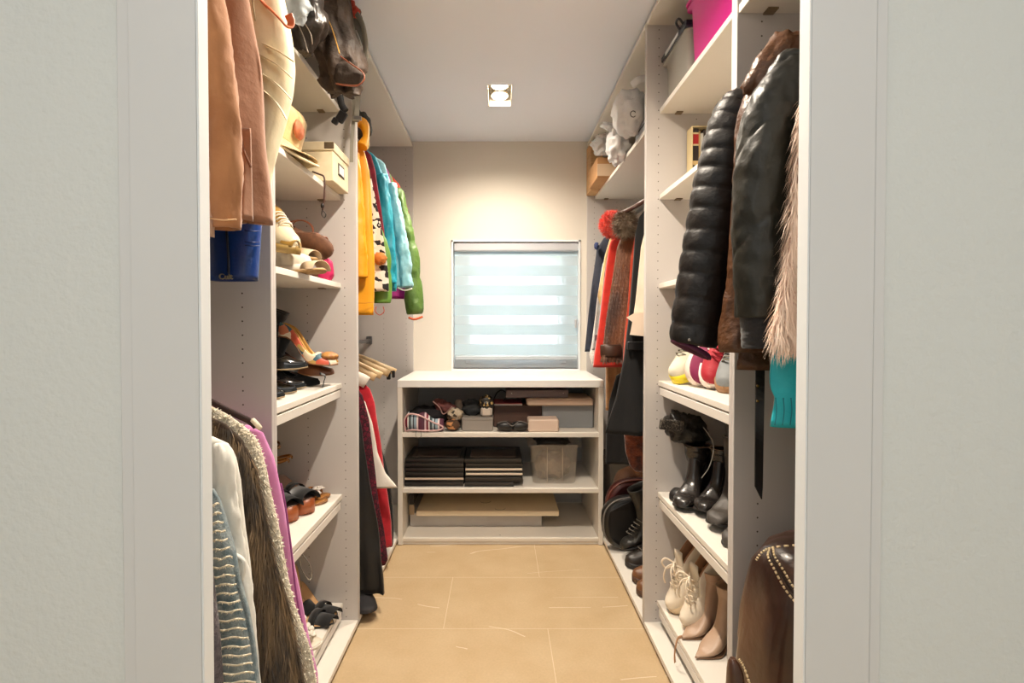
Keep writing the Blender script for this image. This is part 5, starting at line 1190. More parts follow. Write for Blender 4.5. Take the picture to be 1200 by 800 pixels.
# grey backpack behind
t = thing('backpack', 'grey green canvas backpack with orange lining and long hanging straps', 'backpack', (-.62, 1.98, 2.131))
Yp = 1.96
cv = mat('grey_canvas', (92, 90, 82), .85, rgb2=(74, 74, 68), vs=9, bump=(18, .6, .02))
sheetbag([(X(384, Yp), X(412, Yp), 2.44, Yp), (X(384, Yp), X(424, Yp), Zf(14, Yp), Yp), (X(386, Yp), X(428, Yp), Zf(40, Yp), Yp - .01), (X(392, Yp), X(428, Yp), Zf(66, Yp), Yp - .02), (X(400, Yp), X(424, Yp), Zf(84, Yp), Yp - .02)], .06, 17).build('pack_body', cv, t)
mb = MB().blob(P(404, 10, 1.885), (.045, .012, .03), 5, .2, 3); mb.blob(P(416, 14, 1.885), (.018, .012, .02), 7, .2, 3); mb.build('orange_panel', mat('orange_nylon', (178, 52, 30), .6), t)
webm = mat('grey_webbing', (140, 134, 122), .8, bump=(400, .3, .001))
mb = MB(); crease(mb, [P(404, -12, 1.875), P(408, 8, 1.87), P(411, 26, 1.87), P(414, 40, 1.87)], .011, (.2, 1)); mb.build('webbing_strap', webm, t)
mb = MB(); crease(mb, [P(418, 16, 1.87), P(425, 30, 1.86), P(429, 55, 1.86), P(427, 75, 1.865), P(425, 84, 1.87)], .010, (.35, 1)); mb.build('shoulder_strap', webm, t)
mb = MB(); crease(mb, [P(417, 36, 1.865), P(422, 48, 1.86), P(424, 60, 1.86), P(418, 71, 1.865)], .003, (1, 1)); mb.build('cord', mat('silver_cord', (170, 168, 162), .5), t)
mb = MB()
for a, b_, w_ in ((419, 417.5, .0095), (414, 411, .007)):
    z1, z2 = Zf(104 if a > 416 else 112, 2.03), Zf(143 if a > 416 else 190, 2.03)
    x1, x2 = X(a, 2.03), X(b_, 2.03); rr = []
    for i in range(13):
        u = i / 12; c = Vector((x1 + (x2 - x1) * u, 2.03 + .006 * math.sin(u * 6), z1 + (z2 - z1) * u)); rr.append([c + Vector((-w_, 0, 0)), c + Vector((w_, 0, 0)), c + Vector((w_, .002, 0)), c + Vector((-w_, .002, 0))])
    mb.rings(rr, smooth=False)
mb.build('hanging_strap', webm, t)
MB().rbox(X(412.5, 2.02), X(423, 2.02), 2.018, 2.024, Zf(141, 2.02), Zf(136, 2.02), .001).build('strap_adjuster', mat('silver_adjuster', (160, 158, 152), .3, .8), t)
t = thing('buckle_strap', 'black webbing strap with a plastic clip hanging from the top shelf', 'strap', P(401, 118, 1.93))
mb = MB(); crease(mb, [P(398, 112, 1.93), P(401, 124, 1.93), P(405, 130, 1.92)], .013, (.5, 1)); mb.build('strap', mat('black_webbing', (24, 22, 24), .7), t)
mb = MB().rbox(-.018, .018, -.006, .006, -.022, .022, .005, Matrix.Translation(P(400, 137, 1.92)) @ Euler((0, R(32), 0)).to_matrix().to_4x4()); mb.rbox(-.012, .012, -.007, .007, -.012, .012, .003, Matrix.Translation(P(393, 142, 1.92)) @ Euler((0, R(32), 0)).to_matrix().to_4x4())
mb.build('clip', mat('black_plastic', (22, 20, 22), .35), t)
# dark item behind the divider edge, over the jackets
t = thing('knitted_hat', 'dark grey knitted hat on top of the jackets beside the backpack straps', 'cap', P(426, 150, 2.3))
MB().blob(P(424, 148, 2.32), (.045, .045, .06), 4, .15, 2).build('knit_body', mat('dark_knit', (54, 54, 52), .9, bump=(200, .6, .004)), t)
MB().tube([P(424, 148, 2.32) + Vector((.0, 0, .05)), Vector((-.64, 2.34, 2.236))], .003, 6).build('hanging_loop', mat('loop_black', (30, 28, 28), .7), t)
# ---------------------------------------------------------------- hats and archive box (1.774)
Zh = 1.774
straw = mat('straw', (190, 146, 84), .85, rgb2=(150, 104, 52), vs=90, bump=(150, 1, .006))
strawl = mat('pale_straw', (222, 196, 148), .85, rgb2=(204, 174, 124), vs=80, bump=(150, 1, .006))
t = thing('straw_hat', 'woven straw hat with an orange leather patch, tipped on the hat shelf', 'hat', (-.75, 1.62, Zh))
M_ = Matrix.Translation((-.735, 1.66, Zh + .094)) @ Euler((R(0), R(29), R(0))).to_matrix().to_4x4()
mb = MB(); rr = []
for z_, r_ in ((0, .098), (.01, .096), (.05, .088), (.085, .078), (.1, .06), (.106, .03), (.107, .004)): rr.append([M_ @ Vector((r_ * 1.0 * math.cos(a), r_ * 1.15 * math.sin(a), z_)) for a in [2 * PI * k / 36 for k in range(36)]])
mb.rings(rr, cap0=False); mb.build('crown', straw, t)
def brim(M_, r0, r1, wav, name, m, t, ph=0):
    mb = MB(); rr = []
    for i in range(9):
        u = i / 8; r_ = r0 + (r1 - r0) * u
        rr.append([M_ @ Vector((r_ * math.cos(a), r_ * 1.12 * math.sin(a), wav * u * math.sin(2 * a + ph) - .02 * u)) for a in [2 * PI * k / 48 for k in range(48)]])
    for r in reversed(rr[:]): rr.append([p + Vector((0, 0, -.003)) for p in r])
    mb.rings(rr, cap0=False, cap1=False)
    return mb.build(name, m, t)
brim(M_, .095, .165, .012, 'brim', strawl, t)
MB().tube([M_ @ Vector((.164 * math.cos(a), .164 * 1.12 * math.sin(a), .012 * math.sin(2 * a) - .021)) for a in [2 * PI * k / 60 for k in range(61)]], .0045, 8).build('brim_binding', mat('cream_binding', (232, 214, 176), .8), t)
MB().blob(M_ @ Vector((.084, -.02, .05)), (.012, .034, .03), 4, .1, 2).build('leather_patch', mat('patch_leather', (200, 118, 76), .6, rgb2=(180, 96, 58), vs=40), t)
t2 = thing('sun_hat', 'pale raffia sun hat under the straw one, its brown cord hanging over the shelf edge', 'hat', (-.72, 1.80, Zh))
M2 = Matrix.Translation((-.745, 1.66, Zh + .055)) @ Euler((R(2), R(9), R(20))).to_matrix().to_4x4()
brim(M2, .04, .155, .010, 'brim', strawl, t2, 1)
mb = MB(); hc = [P(366, 201, 1.83), P(374, 204, 1.83), P(379.5, 207, 1.83), P(380.5, 218, 1.83), P(379.5, 238, 1.83), P(378, 246, 1.83)]
crease(mb, hc, .0032, (1, 1)); mb.build('chin_cord', mat('brown_cord', (70, 38, 26), .6), t2)
mb = MB(); mb.blob(P(378, 241, 1.83), (.007, .007, .010), 2, .1, 2, nu=12, nv=8); mb.tube(smoothpts([P(378, 246, 1.83), P(377, 251, 1.83), P(380, 255, 1.83), P(382, 251, 1.83), P(379, 247, 1.83)], 20), .002, 6); mb.build('toggle', mat('toggle_black', (30, 24, 22), .5), t2)
# cream archive box
t = thing('archive_box', 'cream cardboard storage box with a black framed label holder beside the straw hats', 'box', (-.78, 1.95, Zh + .001))
boxm = mat('cream_card', (226, 212, 180), .7, rgb2=(220, 204, 170), vs=20)
bx1, bx2, by1, by2 = -.94, X(389, 1.87) + .0, 1.87, 2.06
top = Zf(166, 1.87)
MB().rbox(bx1, bx2, by1, by2, Zh + .001, top - .03, .002).build('box_body', boxm, t)
MB().rbox(bx1 - .003, bx2 + .004, by1 - .004, by2 + .003, top - .032, top, .002).build('lid', boxm, t)
MB().rbox(bx2 + .0005, bx2 + .0025, by1 + .06, by1 + .13, Zh + .04, Zh + .085, .0005).build('label_holder', mat('label_frame', (60, 54, 50), .4, .6), t)
MB().rbox(bx2 + .0025, bx2 + .0032, by1 + .067, by1 + .123, Zh + .047, Zh + .078, .0002).build('label_card', mat('card_white', (232, 228, 218), .7), t)
MB().rbox(bx2 - .03, bx2 + .005, by1 - .0055, by1 + .0, top - .026, top - .002, .001).build('corner_guard', mat('corner_metal', (120, 104, 84), .4, .7), t)
# ================================================================ opposite top shelf (2.118): boxes
Zt = 2.118
def tub(name, label, x0, x1, y0, y1, z0, z1, m, lidm, cat='storage box', rim=.012, taper=.02, lid=True, handles=None, inner=None, group=None):
    t = thing(name, label, cat, ((x0 + x1) / 2, (y0 + y1) / 2, z0), group=group)
    rr = []
    def ring(z, ins, r=.02):
        a, b, c, d = x0 + ins, x1 - ins, y0 + ins, y1 - ins; out = []
        for cx_, cy_, s0 in ((b - r, d - r, 0), (a + r, d - r, 1), (a + r, c + r, 2), (b - r, c + r, 3)):
            for k in range(5):
                an = PI / 2 * s0 + PI / 2 * k / 4; out.append(Vector((cx_ + r * math.cos(an), cy_ + r * math.sin(an), z)))
        return out
    for z, ins in ((z0, taper + .006), (z0 + .006, taper), (z1 - rim, .004), (z1 - rim, -.008), (z1, -.008), (z1, .004), (z1 - rim, .007), (z0 + .008, taper + .004)): rr.append(ring(z, ins))
    MB().rings(rr).build('tub_body', m, t)
    if lid: MB().rings([ring(z1 + .001, -.010), ring(z1 + .012, -.012), ring(z1 + .016, -.004), ring(z1 + .017, .02)]).build('lid', lidm, t)
    return t
pinkm = mat('pink_plastic', (232, 50, 160), .3, alpha=.82)
xs = XR + sx - .008
ya_, yb_ = P(803, 0, 1).x, 0
yP0, yP1 = (xs + .006) / ((856 - 585) / 600) , (xs + .006) / ((804 - 585) / 600)
tp = tub('pink_box', 'bright pink translucent plastic storage box on the top shelf', xs + .004, xs + .36, 1.335, 1.775, Zt + .001, Zt + .215, pinkm, mat('pink_lid', (214, 18, 140), .35), taper=.012)
MB().rbox(xs - .018, xs - .006, 1.50, 1.60, Zt + .17, Zt + .2, .004).build('handle', mat('pink_lid', (1, 1, 1)), tp)
MB().blob((xs + .18, 1.55, Zt + .10), (.14, .18, .08), 3, .2, 3).build('contents', mat('pink_contents', (190, 90, 150), .8), tp)
tg_ = tub('clear_box', 'clear plastic storage box beside the pink one on the top shelf', xs + .008, xs + .34, 1.80, 2.045, Zt + .001, Zt + .165, mat('clear_tub', (226, 224, 218), .2, alpha=.45), clear, taper=.008, lid=False)
MB().blob((xs + .15, 1.93, Zt + .07), (.11, .09, .055), 5, .3, 3).build('contents', mat('grey_contents', (190, 182, 170), .85), tg_)
tf = thing('file_case', 'dark blue slim file case lying on top of the clear storage box', 'file case', (xs + .14, 1.92, Zt + .17))
MB().rbox(xs - .004, xs + .28, 1.79, 2.05, Zt + .167, Zt + .193, .005).build('case_body', mat('dark_blue_case', (36, 44, 58), .3), tf)
MB().rbox(xs - .008, xs - .0045, 1.85, 1.99, Zt + .168, Zt + .182, .001).build('white_edge', mat('case_white', (214, 218, 222), .4), tf)
MB().tube(smoothpts([(xs - .005, 1.80, Zt + .18), (xs - .02, 1.803, Zt + .2), (xs - .02, 1.83, Zt + .2), (xs - .005, 1.835, Zt + .18)], 12), .004, 6).build('handle', mat('black_plastic', (22, 20, 22), .35), tf)
# books / boxed set on the 1.775 shelf
t = thing('book_box', 'slim cream boxed set standing open on the shelf with dark and red spines showing', 'box', (.80, 2.03, 1.776))
a_, b_ = X(807.5, 2.03), X(842, 2.03); zb, ztp = 1.776, Zf(153, 2.03)
MB().rbox(a_, a_ + .004, 1.99, 2.045, zb, ztp, .001).rbox(b_, b_ + .004, 1.99, 2.045, zb, ztp, .001).rbox(a_, b_ + .004, 1.99, 2.045, ztp, ztp + .004, .001).rbox(a_, b_ + .004, 2.04, 2.046, zb, ztp, .001).build('slipcase', mat('cream_case', (216, 196, 150), .6), t)
sp_cols = [((44, 30, 28), .022), ((206, 176, 120), .006), ((190, 186, 176), .010), ((60, 50, 46), .008), ((196, 122, 64), .02)]
x_ = a_ + .006
tri = bands('spine_bands', [((206, 176, 120), .1), ((44, 32, 30), .34), ((214, 196, 150), .04), ((170, 30, 34), .22), ((214, 196, 150), .04), ((44, 32, 30), .26)], .17, 2, .5)
for i, (c_, w_) in enumerate(sp_cols):
    if x_ + w_ > b_: break
    bk = MB().rbox(x_, x_ + w_, 1.995 + .003 * (i % 2), 2.038, zb + .001, ztp - .006 - .008 * (i % 3), .001).build('book', tri if i == 0 else mat('spine_%d' % i, c_, .6))
    tag(bk, ['dark spined book with a red band in the cream boxed set', 'thin cream book next to the dark one in the boxed set', 'pale grey book, third in the boxed set', 'dark slim book, fourth in the boxed set', 'orange tan book, last in the boxed set'][i], 'book')
    bk.location = (0, 0, 0); x_ += w_ + .0012
# ---------------------------------------------------------------- shelf of carrier bags by the end wall
Zs = 2.117
film = mat('white_film', (238, 236, 236), .4, alpha=.85, bump=(20, .6, .02))
t = thing('carrier_bag', 'large white plastic carrier bag, topmost and closest to the divider', 'carrier bag', (.70, 2.40, Zs))
MB().blob(P(738, 132, 2.42), (.080, .10, .105), 5, .26, 2.4, nu=40, nv=28).build('bag_body', film, t)
mb = MB(); crease(mb, [P(741, 100, 2.32), P(748, 94, 2.3), P(756, 92, 2.3)], .02, (.5, 1)); mb.build('handle', film, t)
MB().tube([P(742 + 3.2 * math.cos(a), 133.5 + 3.6 * math.sin(a), 2.312) for a in [R(40) + R(290) * k / 16 for k in range(17)]], .0018, 5).build('print', mat('black_print', (30, 30, 32), .5), t)
t = thing('knotted_bag', 'crumpled white plastic bag with knotted ears on the shelf of bags', 'carrier bag', (.70, 2.7, Zs))
mb = MB().blob(P(724, 172, 2.68), (.056, .09, .085), 9, .3, 3, nu=40, nv=28)
mb.blob(P(716, 150, 2.68), (.05, .02, .022), 3, .4, 4, warp=lambda p: Vector((p.x, p.y, p.z - p.x * .4))); mb.build('bag_body', film, t)
t = thing('clear_bag', 'clear plastic bag with printed wrapping over the cardboard box', 'plastic bag', (.72, 3.0, Zs))
MB().blob(P(708, 170, 2.96), (.07, .05, .06), 14, .3, 3.5, nu=36, nv=24).build('bag_body', mat('clear_film', (236, 234, 232), .25, alpha=.5, bump=(30, 1, .02)), t)
t = thing('cardboard_box', 'brown cardboard box with paper tape at the end-wall corner of the shelf', 'box', (.75, 3.2, Zs))
cb = mat('kraft_card', (196, 148, 100), .85, rgb2=(186, 138, 92), vs=10)
c0_, c1_ = X(700, 3.0), X(720, 3.0)
MB().rbox(X(700.5, 3.02), X(722, 3.02) + .08, 3.02, 3.28, Zs + .001, Zf(184, 3.02), .003).build('box_body', cb, t)
MB().rbox(X(700.5, 3.02) - .0006, X(722, 3.02), 3.0175, 3.02, Zf(206, 3.02), Zf(192, 3.02), .0004).build('tape', mat('pale_tape', (220, 192, 160), .5), t)
t = thing('wooden_crate', 'pale wooden box edge sticking out past the end of the shelf', 'box', (.64, 3.35, Zs))
MB().rbox(X(689.5, 3.40), X(700, 3.40) + .02, 3.30, 3.455, Zs + .001, Zf(172, 3.4), .002).build('crate_body', mat('pale_wood', (206, 166, 118), .7, rgb2=(190, 148, 100), vs=12, stretch=(1, 1, 8)), t)
MB().tube([P(693 + 2 * math.cos(a), 206 + 2 * math.sin(a), 3.298) for a in [2 * PI * k / 12 for k in range(13)]], .0015, 5).build('knot', mat('wood_knot', (120, 80, 50), .8), t)
t = thing('document_box', 'silver grey flat case lying under the carrier bags', 'case', (.70, 2.3, Zs))
MB().rbox(XR + sx - .004, XR + sx + .22, 2.12, 2.46, Zs + .001, Zs + .055, .004).build('case_body', mat('silver_case', (176, 180, 188), .35, .3), t)
MB().rbox(XR + sx - .006, XR + sx - .0045, 2.14, 2.44, Zs + .032, Zs + .036, .0003).build('groove', mat('case_groove', (60, 62, 68), .5), t)
# ================================================================ floor of the end-wall coat unit
Zf0 = .041
t = thing('clear_crate', 'clear plastic crate with brown leather goods standing by the low shelf unit', 'storage crate', (.80, 2.7, Zf0))
xa, xb_ = X(717, 2.92), 1.12
crm = mat('smoky_plastic', (120, 112, 100), .25, alpha=.35)
rr = []
def rct(x0, x1, y0, y1, z): return [Vector((x0, y0, z)), Vector((x1, y0, z)), Vector((x1, y1, z)), Vector((x0, y1, z))]
for z, i_ in ((Zf0, .01), (.43, 0), (.43, -.006), (.46, -.006), (.46, .003), (.05, .012)): rr.append(rct(xa + i_, xb_ - i_, 2.92 + i_, 3.25 - i_, z))
MB().rings(rr, smooth=False).build('crate_body', crm, t)
b1 = thing('tan_bag', 'tan leather bag inside the clear crate under the coats', 'bag', (.80, 3.05, Zf0 + .02))
MB().blob((.80, 3.07, .235), (.13, .09, .165), 3, .1, 2.6).build('bag_body', mat('tan_bag_leather', (170, 104, 62), .5, rgb2=(150, 86, 48), vs=6), b1)
b2 = thing('maroon_bag', 'dark maroon bag with a piped edge leaning on the clear crate', 'bag', (.80, 2.66, Zf0))
M3 = Matrix.Translation((.79, 2.66, Zf0))
def dome(x0, x1, z1, y, d, name, m, t, seed=0, pipe=None, dz=Zf0):
    rr = []
    for yy, k in ((y - d, .86), (y - d * .7, .97), (y, 1), (y + d * .7, .97), (y + d, .86)):
        ring = []
        for j in range(28):
            a = 2 * PI * j / 28; cx_ = (x0 + x1) / 2; hz = (z1 - dz) / 2
            ring.append(Vector((cx_ + (x1 - x0) / 2 * k * sgp(math.cos(a), .75), yy + .012 * noise.noise(Vector((a * 1.5, seed, yy * 9))), dz + hz + hz * k * sgp(math.sin(a), .75))))
        rr.append(ring)
    MB().rings(rr).build(name, m, t)
    if pipe:
        k = .97; pts = [Vector(((x0 + x1) / 2 + (x1 - x0) / 2 * k * sgp(math.cos(a), .75), y - d * .72, dz + (z1 - dz) / 2 + (z1 - dz) / 2 * k * sgp(math.sin(a), .75))) for a in [2 * PI * j / 60 for j in range(61)]]
        MB().tube(pts, .0045, 8).build('piping', pipe, t)
dome(X(713, 2.80), 1.0, Zf(563, 2.80), 2.858, .04, 'bag_body', mat('maroon_leather', (70, 24, 20), .4, rgb2=(52, 18, 16), vs=8), b2, 2, mat('maroon_pipe', (110, 60, 46), .5))
b3 = thing('black_round_bag', 'black leather bag with a rounded grey piped edge on the floor under the coats', 'bag', (.78, 2.53, Zf0))
dome(X(709, 2.70), .95, Zf(583, 2.70), 2.752, .045, 'bag_body', bleath, b3, 5, mat('grey_pipe', (122, 116, 110), .35), .045)
# boots and shoes in front
lb2 = boot('lace_boot', 'black lace-up boot lying in front of the round black bag', mat('scuffed_leather', (44, 42, 38), .42, rgb2=(30, 28, 26), vs=14, bump=(60, .6, .006)), rubber, H=.27, h=.02, W=.095, L=.27)
mbl = MB()
for k in range(5): mbl.tube(smoothpts([(-.14 + .018 * k - .004, -.026, .10 - .009 * k), (-.13 + .018 * k, 0, .115 - .010 * k), (-.14 + .018 * k - .004, .026, .10 - .009 * k)], 8), .0026, 6)
mbl.build('shoelace', mat('lace_grey', (120, 114, 104), .7), lb2, local=True)
at(lb2, (X(731, 2.60), 2.60, .10), rz=192, ry=20)
ls = sneaker('leather_shoe', 'black leather shoe with a thick sole on the wardrobe floor', mat('soft_black', (52, 46, 42), .4), rubber, mat('lace_grey', (1, 1, 1)), L=.26, W=.095, lace_n=3)
q = PZ(733, 664, .041); at(ls, (q.x, q.y, .042), rz=190)
ls2 = sneaker('brown_shoe', 'brown leather shoe toe beside the drilled panel', mat('mid_brown', (118, 78, 50), .4), mat('brown_rubber', (80, 52, 34), .6), mat('lace_grey', (1, 1, 1)), L=.25, W=.09, lace_n=2)
q = PZ(741, 682, .041); at(ls2, (q.x, q.y, .042), rz=188)
ls3 = copy_tree(ls2); q = PZ(746, 697, .041); at(ls3, (q.x, q.y, .042), rz=186); ls3['label'] = 'brown leather shoe toe, lowest by the corner of the drilled panel'
# dark shoe on the opposite floor under the black dress
sh = pump('dark_pump', 'dark grey shoe tucked on the wardrobe floor behind the hem of the black dress', mat('dark_grey_suede', (52, 50, 52), .9), rubber, h=.02, toe='round', W=.09)
q = PZ(433, 722, .041); at(sh, (q.x, q.y, .042), rz=-60)
# ================================================================ big brown bag by the entrance
lb_m = mat('brown_waxed_leather', (78, 48, 34), .3, rgb2=(56, 34, 25), vs=5, bump=(9, .3, .02), coat=.2)
stm = mat('cream_stitch', (226, 202, 160), .7)
def slouch_bag(name, label, cx_, cy_, z0, rows, seed):
    t = thing(name, label, 'leather bag', (cx_, cy_, z0)); rr = []
    for z, rx_, ry_, ox in rows:
        ring = []
        for j in range(48):
            a = 2 * PI * j / 48; nn = .022 * noise.noise(Vector((math.cos(a) * 1.6 + seed, math.sin(a) * 1.6, z * 5))) + .010 * noise.noise(Vector((math.cos(a) * 4 + seed, math.sin(a) * 4, z * 13)))
            ring.append(Vector((cx_ + ox + (rx_ + nn) * sgp(math.cos(a), .75), cy_ + (ry_ + nn) * sgp(math.sin(a), .75), z)))
        rr.append(ring)
    MB().rings(rr).build('bag_body', lb_m, t)
    return t
BY = 1.10; bx = X(867, .99)
rows0 = [(.041, .17, .12, 0), (.08, .19, .135, 0), (.25, .205, .14, .0), (.42, .212, .142, .0), (.52, .213, .142, 0), (.60, .208, .140, .003), (.66, .202, .138, .006), (.71, .196, .134, .012), (.745, .184, .122, .022), (.765, .165, .10, .034), (.776, .12, .065, .045), (.778, .02, .012, .05)]
RY = 1.115
slb = [(z, rx_, ry_ * .95, ox + .0) for z, rx_, ry_, ox in rows0]
bt = slouch_bag('duffel_bag', 'big brown leather bag with cream saddle stitching standing by the entrance', X(868, RY) + .242, RY, .041, slb, 3)
def dashes(pts, m, parent, name, r=.0022, n=30):
    pp = smoothpts(pts, n * 2); mb = MB()
    for i in range(0, n * 2 - 1, 2): mb.tube([pp[i], pp[i + 1]], r, 6)
    return mb.build(name, m, parent)
yf = RY - .14
dashes([P(902, 644, yf + .03), P(900, 652, yf + .01), P(908, 668, yf - .0), P(920, 690, yf - .004), P(934, 708, yf - .006)], stm, bt, 'stitching', n=16)
dashes([P(906, 642, yf + .03), P(908, 652, yf + .01), P(918, 668, yf - .0), P(930, 688, yf - .004), P(944, 706, yf - .006)], stm, bt, 'stitching', n=16)
dashes([P(886, 656, yf + .05), P(894, 646, yf + .05), P(908, 641, yf + .06), P(940, 638, yf + .06)], stm, bt, 'stitching', n=12)
MB().tube(smoothpts([P(904, 644, yf + .03), P(904, 652, yf + .008), P(913, 668, yf - .003), P(925, 689, yf - .007), P(940, 708, yf - .008)], 30), .003, 8).build('seam_piping', mat('dark_piping', (40, 24, 18), .5), bt)
bt2 = thing('small_leather_bag', 'smaller brown stitched leather bag squeezed in front of the big one by the divider', 'leather bag', (X(868, 1.0), 1.0, .041)); rr = []
YQ = .985
for z, xr, k in ((.041, 872, 1), (.2, 874, 1.1), (.40, 879, 1.1), (.52, 881, 1), (Zf(785, YQ), 876, .8), (Zf(776, YQ), 872, .6), (Zf(771, YQ), 868, .3)):
    a_l, a_r = X(858 + (1 - k) * 6 if k < 1 else 858, YQ), X(xr, YQ)
    rr.append([Vector(((a_l + a_r) / 2 + (a_r - a_l) / 2 * sgp(math.cos(a), .7), YQ + .018 * k * sgp(math.sin(a), .7), z)) for a in [2 * PI * k_ / 24 for k_ in range(24)]])
bo2 = MB().rings(rr).build('bag_body', lb_m, bt2)
dashes([P(866, 772, YQ - .012), P(872, 782, YQ - .018), P(879, 802, YQ - .018)], stm, bt2, 'stitching', n=9)
# ================================================================ CONTENTS OF THE LOW SHELF UNIT
Da, Db, Dc = DS[0] + .001, DS[1] + .001, DS[2] + .001
def dx(px, Y): return P(px, 500, Y).x
def dzz(py, Y): return P(600, py, Y).z
def cbox(name, label, px0, px1, py0, Y, d, z0, m, lid=None, cat='box', r=.003, groove=None):
    """a box whose front face sits at depth Y, from z0 up to the pixel row py0"""
    x0, x1 = dx(px0, Y), dx(px1, Y); z1 = dzz(py0, Y)
    t = thing(name, label, cat, ((x0 + x1) / 2, Y + d / 2, z0))
    if lid:
        zl = z1 - lid[0]
        MB().rbox(x0 + .002, x1 - .002, Y + .002, Y + d - .002, z0, zl + .004, r).build('box_body', m, t)
        MB().rbox(x0, x1, Y, Y + d, zl, z1, r).build('lid', lid[1], t)
    else: 
        MB().rbox(x0, x1, Y, Y + d, z0, z1, r).build('box_body', m, t)
    return t, x0, x1, z1
YD = 2.96
# top compartment
gb = mat('grey_box', (150, 142, 134), .6)
t, x0, x1, z1 = cbox('grey_box', 'plain grey box with a lid line in the middle of the top compartment', 541, 578, 489.5, 2.93, .20, Da, gb, (.018, mat('grey_lid', (140, 133, 126), .6)))
gtop = z1
t = thing('folded_cloth', 'black pointed heap of folded cloth on the plain grey box', 'cloth', (dx(555, 3.0), 3.0, gtop + .001))
MB().blob((dx(553, 3.03), 3.04, gtop + .045), (.062, .05, .044), 4, .3, 2.4, e=.9).build('cloth_body', mat('charcoal_cloth', (40, 42, 44), .9), t)
t = thing('pouch', 'small pouch with a black and gold glitter top and plain cream base', 'pouch', (dx(571, 2.98), 2.98, gtop + .001))
xc = dx(570, 2.97)
MB().rbox(xc - .032, xc + .034, 2.95, 3.0, gtop + .001, gtop + .058, .012).build('pouch_base', mat('cream_pouch', (206, 192, 178), .7), t)
MB().blob((xc, 2.975, gtop + .085), (.042, .03, .04), 7, .25, 3).build('pouch_top', blotch('glitter', [(20, 20, 22), (30, 28, 28), (200, 170, 110), (24, 24, 26), (60, 54, 48)], 90, .4), t)
# heap of cloths on the window-side corner
t = thing('black_garment', 'black folded garments heaped in the corner of the top compartment', 'garment', (dx(500, 3.1), 3.1, Da))
MB().blob((dx(505, 3.08), 3.08, Da + .068), (.125, .11, .055), 6, .22, 2.5).build('garment_body', mat('heap_black', (30, 28, 32), .85, bump=(20, .6, .02)), t)
t = thing('maroon_pouch', 'folded dusty maroon cloth pouch on top of the black heap', 'pouch', (dx(518, 3.0), 3.02, Da + .12))
MB().blob((dx(520, 3.0), 3.03, Da + .128), (.068, .05, .036), 8, .35, 2.4, warp=lambda p: Vector((p.x, p.y, p.z - p.x * .3))).build('pouch_body', mat('dusty_maroon', (104, 58, 56), .8), t)
MB().tube(smoothpts([P(507, 470, 2.97), P(515, 477, 2.955), P(520, 485, 2.955), P(530, 476, 2.96)], 16), .003, 6).build('edge_trim', mat('rose_trim', (170, 132, 124), .7), t)
em = bands('eye_mask_stripes', [((92, 52, 70), .14), ((214, 190, 196), .08), ((120, 24, 50), .1), ((230, 224, 220), .06), ((70, 84, 88), .12), ((180, 196, 204), .08), ((60, 60, 70), .06), ((150, 176, 190), .12), ((232, 214, 210), .08), ((96, 46, 66), .16)], .12, 0, .7)
t = thing('eye_mask', 'striped padded sleep mask with a pink ruffled edge at the front of the shelf', 'eye mask', (dx(495, 2.93), 2.93, Da))
ex0, ex1 = dx(475, 2.925), dx(520, 2.925); rr = []
for i in range(21):
    u = i / 20; x = ex0 + (ex1 - ex0) * u; h = (.052 + .012 * math.cos(u * 4 * PI)) * (1 if u < .55 else 1 - (u - .55) * 1.1) * min(1, .4 + u * 6); cz = Da + .060 - .022 * u
    rr.append([Vector((x, 2.925 + .02 * math.cos(a) - .01 * math.sin(u * PI), cz + h * math.sin(a))) for a in [2 * PI * k / 16 for k in range(16)]])
MB().rings(rr).build('mask_body', em, t)
MB().tube(smoothpts([P(475, 505, 2.905), P(474, 492, 2.90), P(480, 485, 2.895), P(492, 487, 2.893), P(506, 494, 2.90), P(519, 500, 2.905), P(513, 504, 2.9), P(495, 504.5, 2.893), P(483, 503.5, 2.895), P(476, 505, 2.905)], 60), .005, 8).build('ruffle', mat('pink_ruffle', (206, 168, 166), .8), t)
MB().tube(smoothpts([P(488, 504, 2.888), P(487, 509, 2.884), P(488, 512, 2.884), P(491, 513, 2.884), P(493.5, 511, 2.884), P(493, 504, 2.888)], 20), .0012, 5).build('elastic', mat('thin_elastic', (60, 50, 50), .6), t)
t = thing('patterned_ball', 'rolled sock ball with a cream and black pattern on the heap', 'ball', (dx(533, 2.97), 2.97, Da + .07))
MB().blob((dx(533, 2.98), 2.98, Da + .088), (.05, .04, .038), 3, .12, 2).build('ball_body', blotch('ball_pattern', [(186, 170, 146), (170, 150, 124), (60, 52, 46), (196, 182, 160)], 60, .8), t)
t = thing('grey_sock_roll', 'plain taupe rolled sock behind the patterned ball', 'sock', (dx(540, 3.06), 3.06, Da + .1))
MB().blob((dx(538, 3.06), 3.06, Da + .115), (.035, .04, .05), 5, .1, 2).build('sock_body', mat('taupe_sock', (128, 116, 104), .85), t)
t = thing('brown_sock_roll', 'brown and orange patterned rolled sock at the front edge beside the grey box', 'sock', (dx(531, 2.94), 2.94, Da))
MB().blob((dx(530.5, 2.94), 2.94, Da + .034), (.044, .035, .032), 9, .1, 2).build('sock_body', blotch('sock_pattern', [(92, 66, 46), (70, 50, 38), (196, 136, 84), (84, 60, 44)], 50, .8), t)
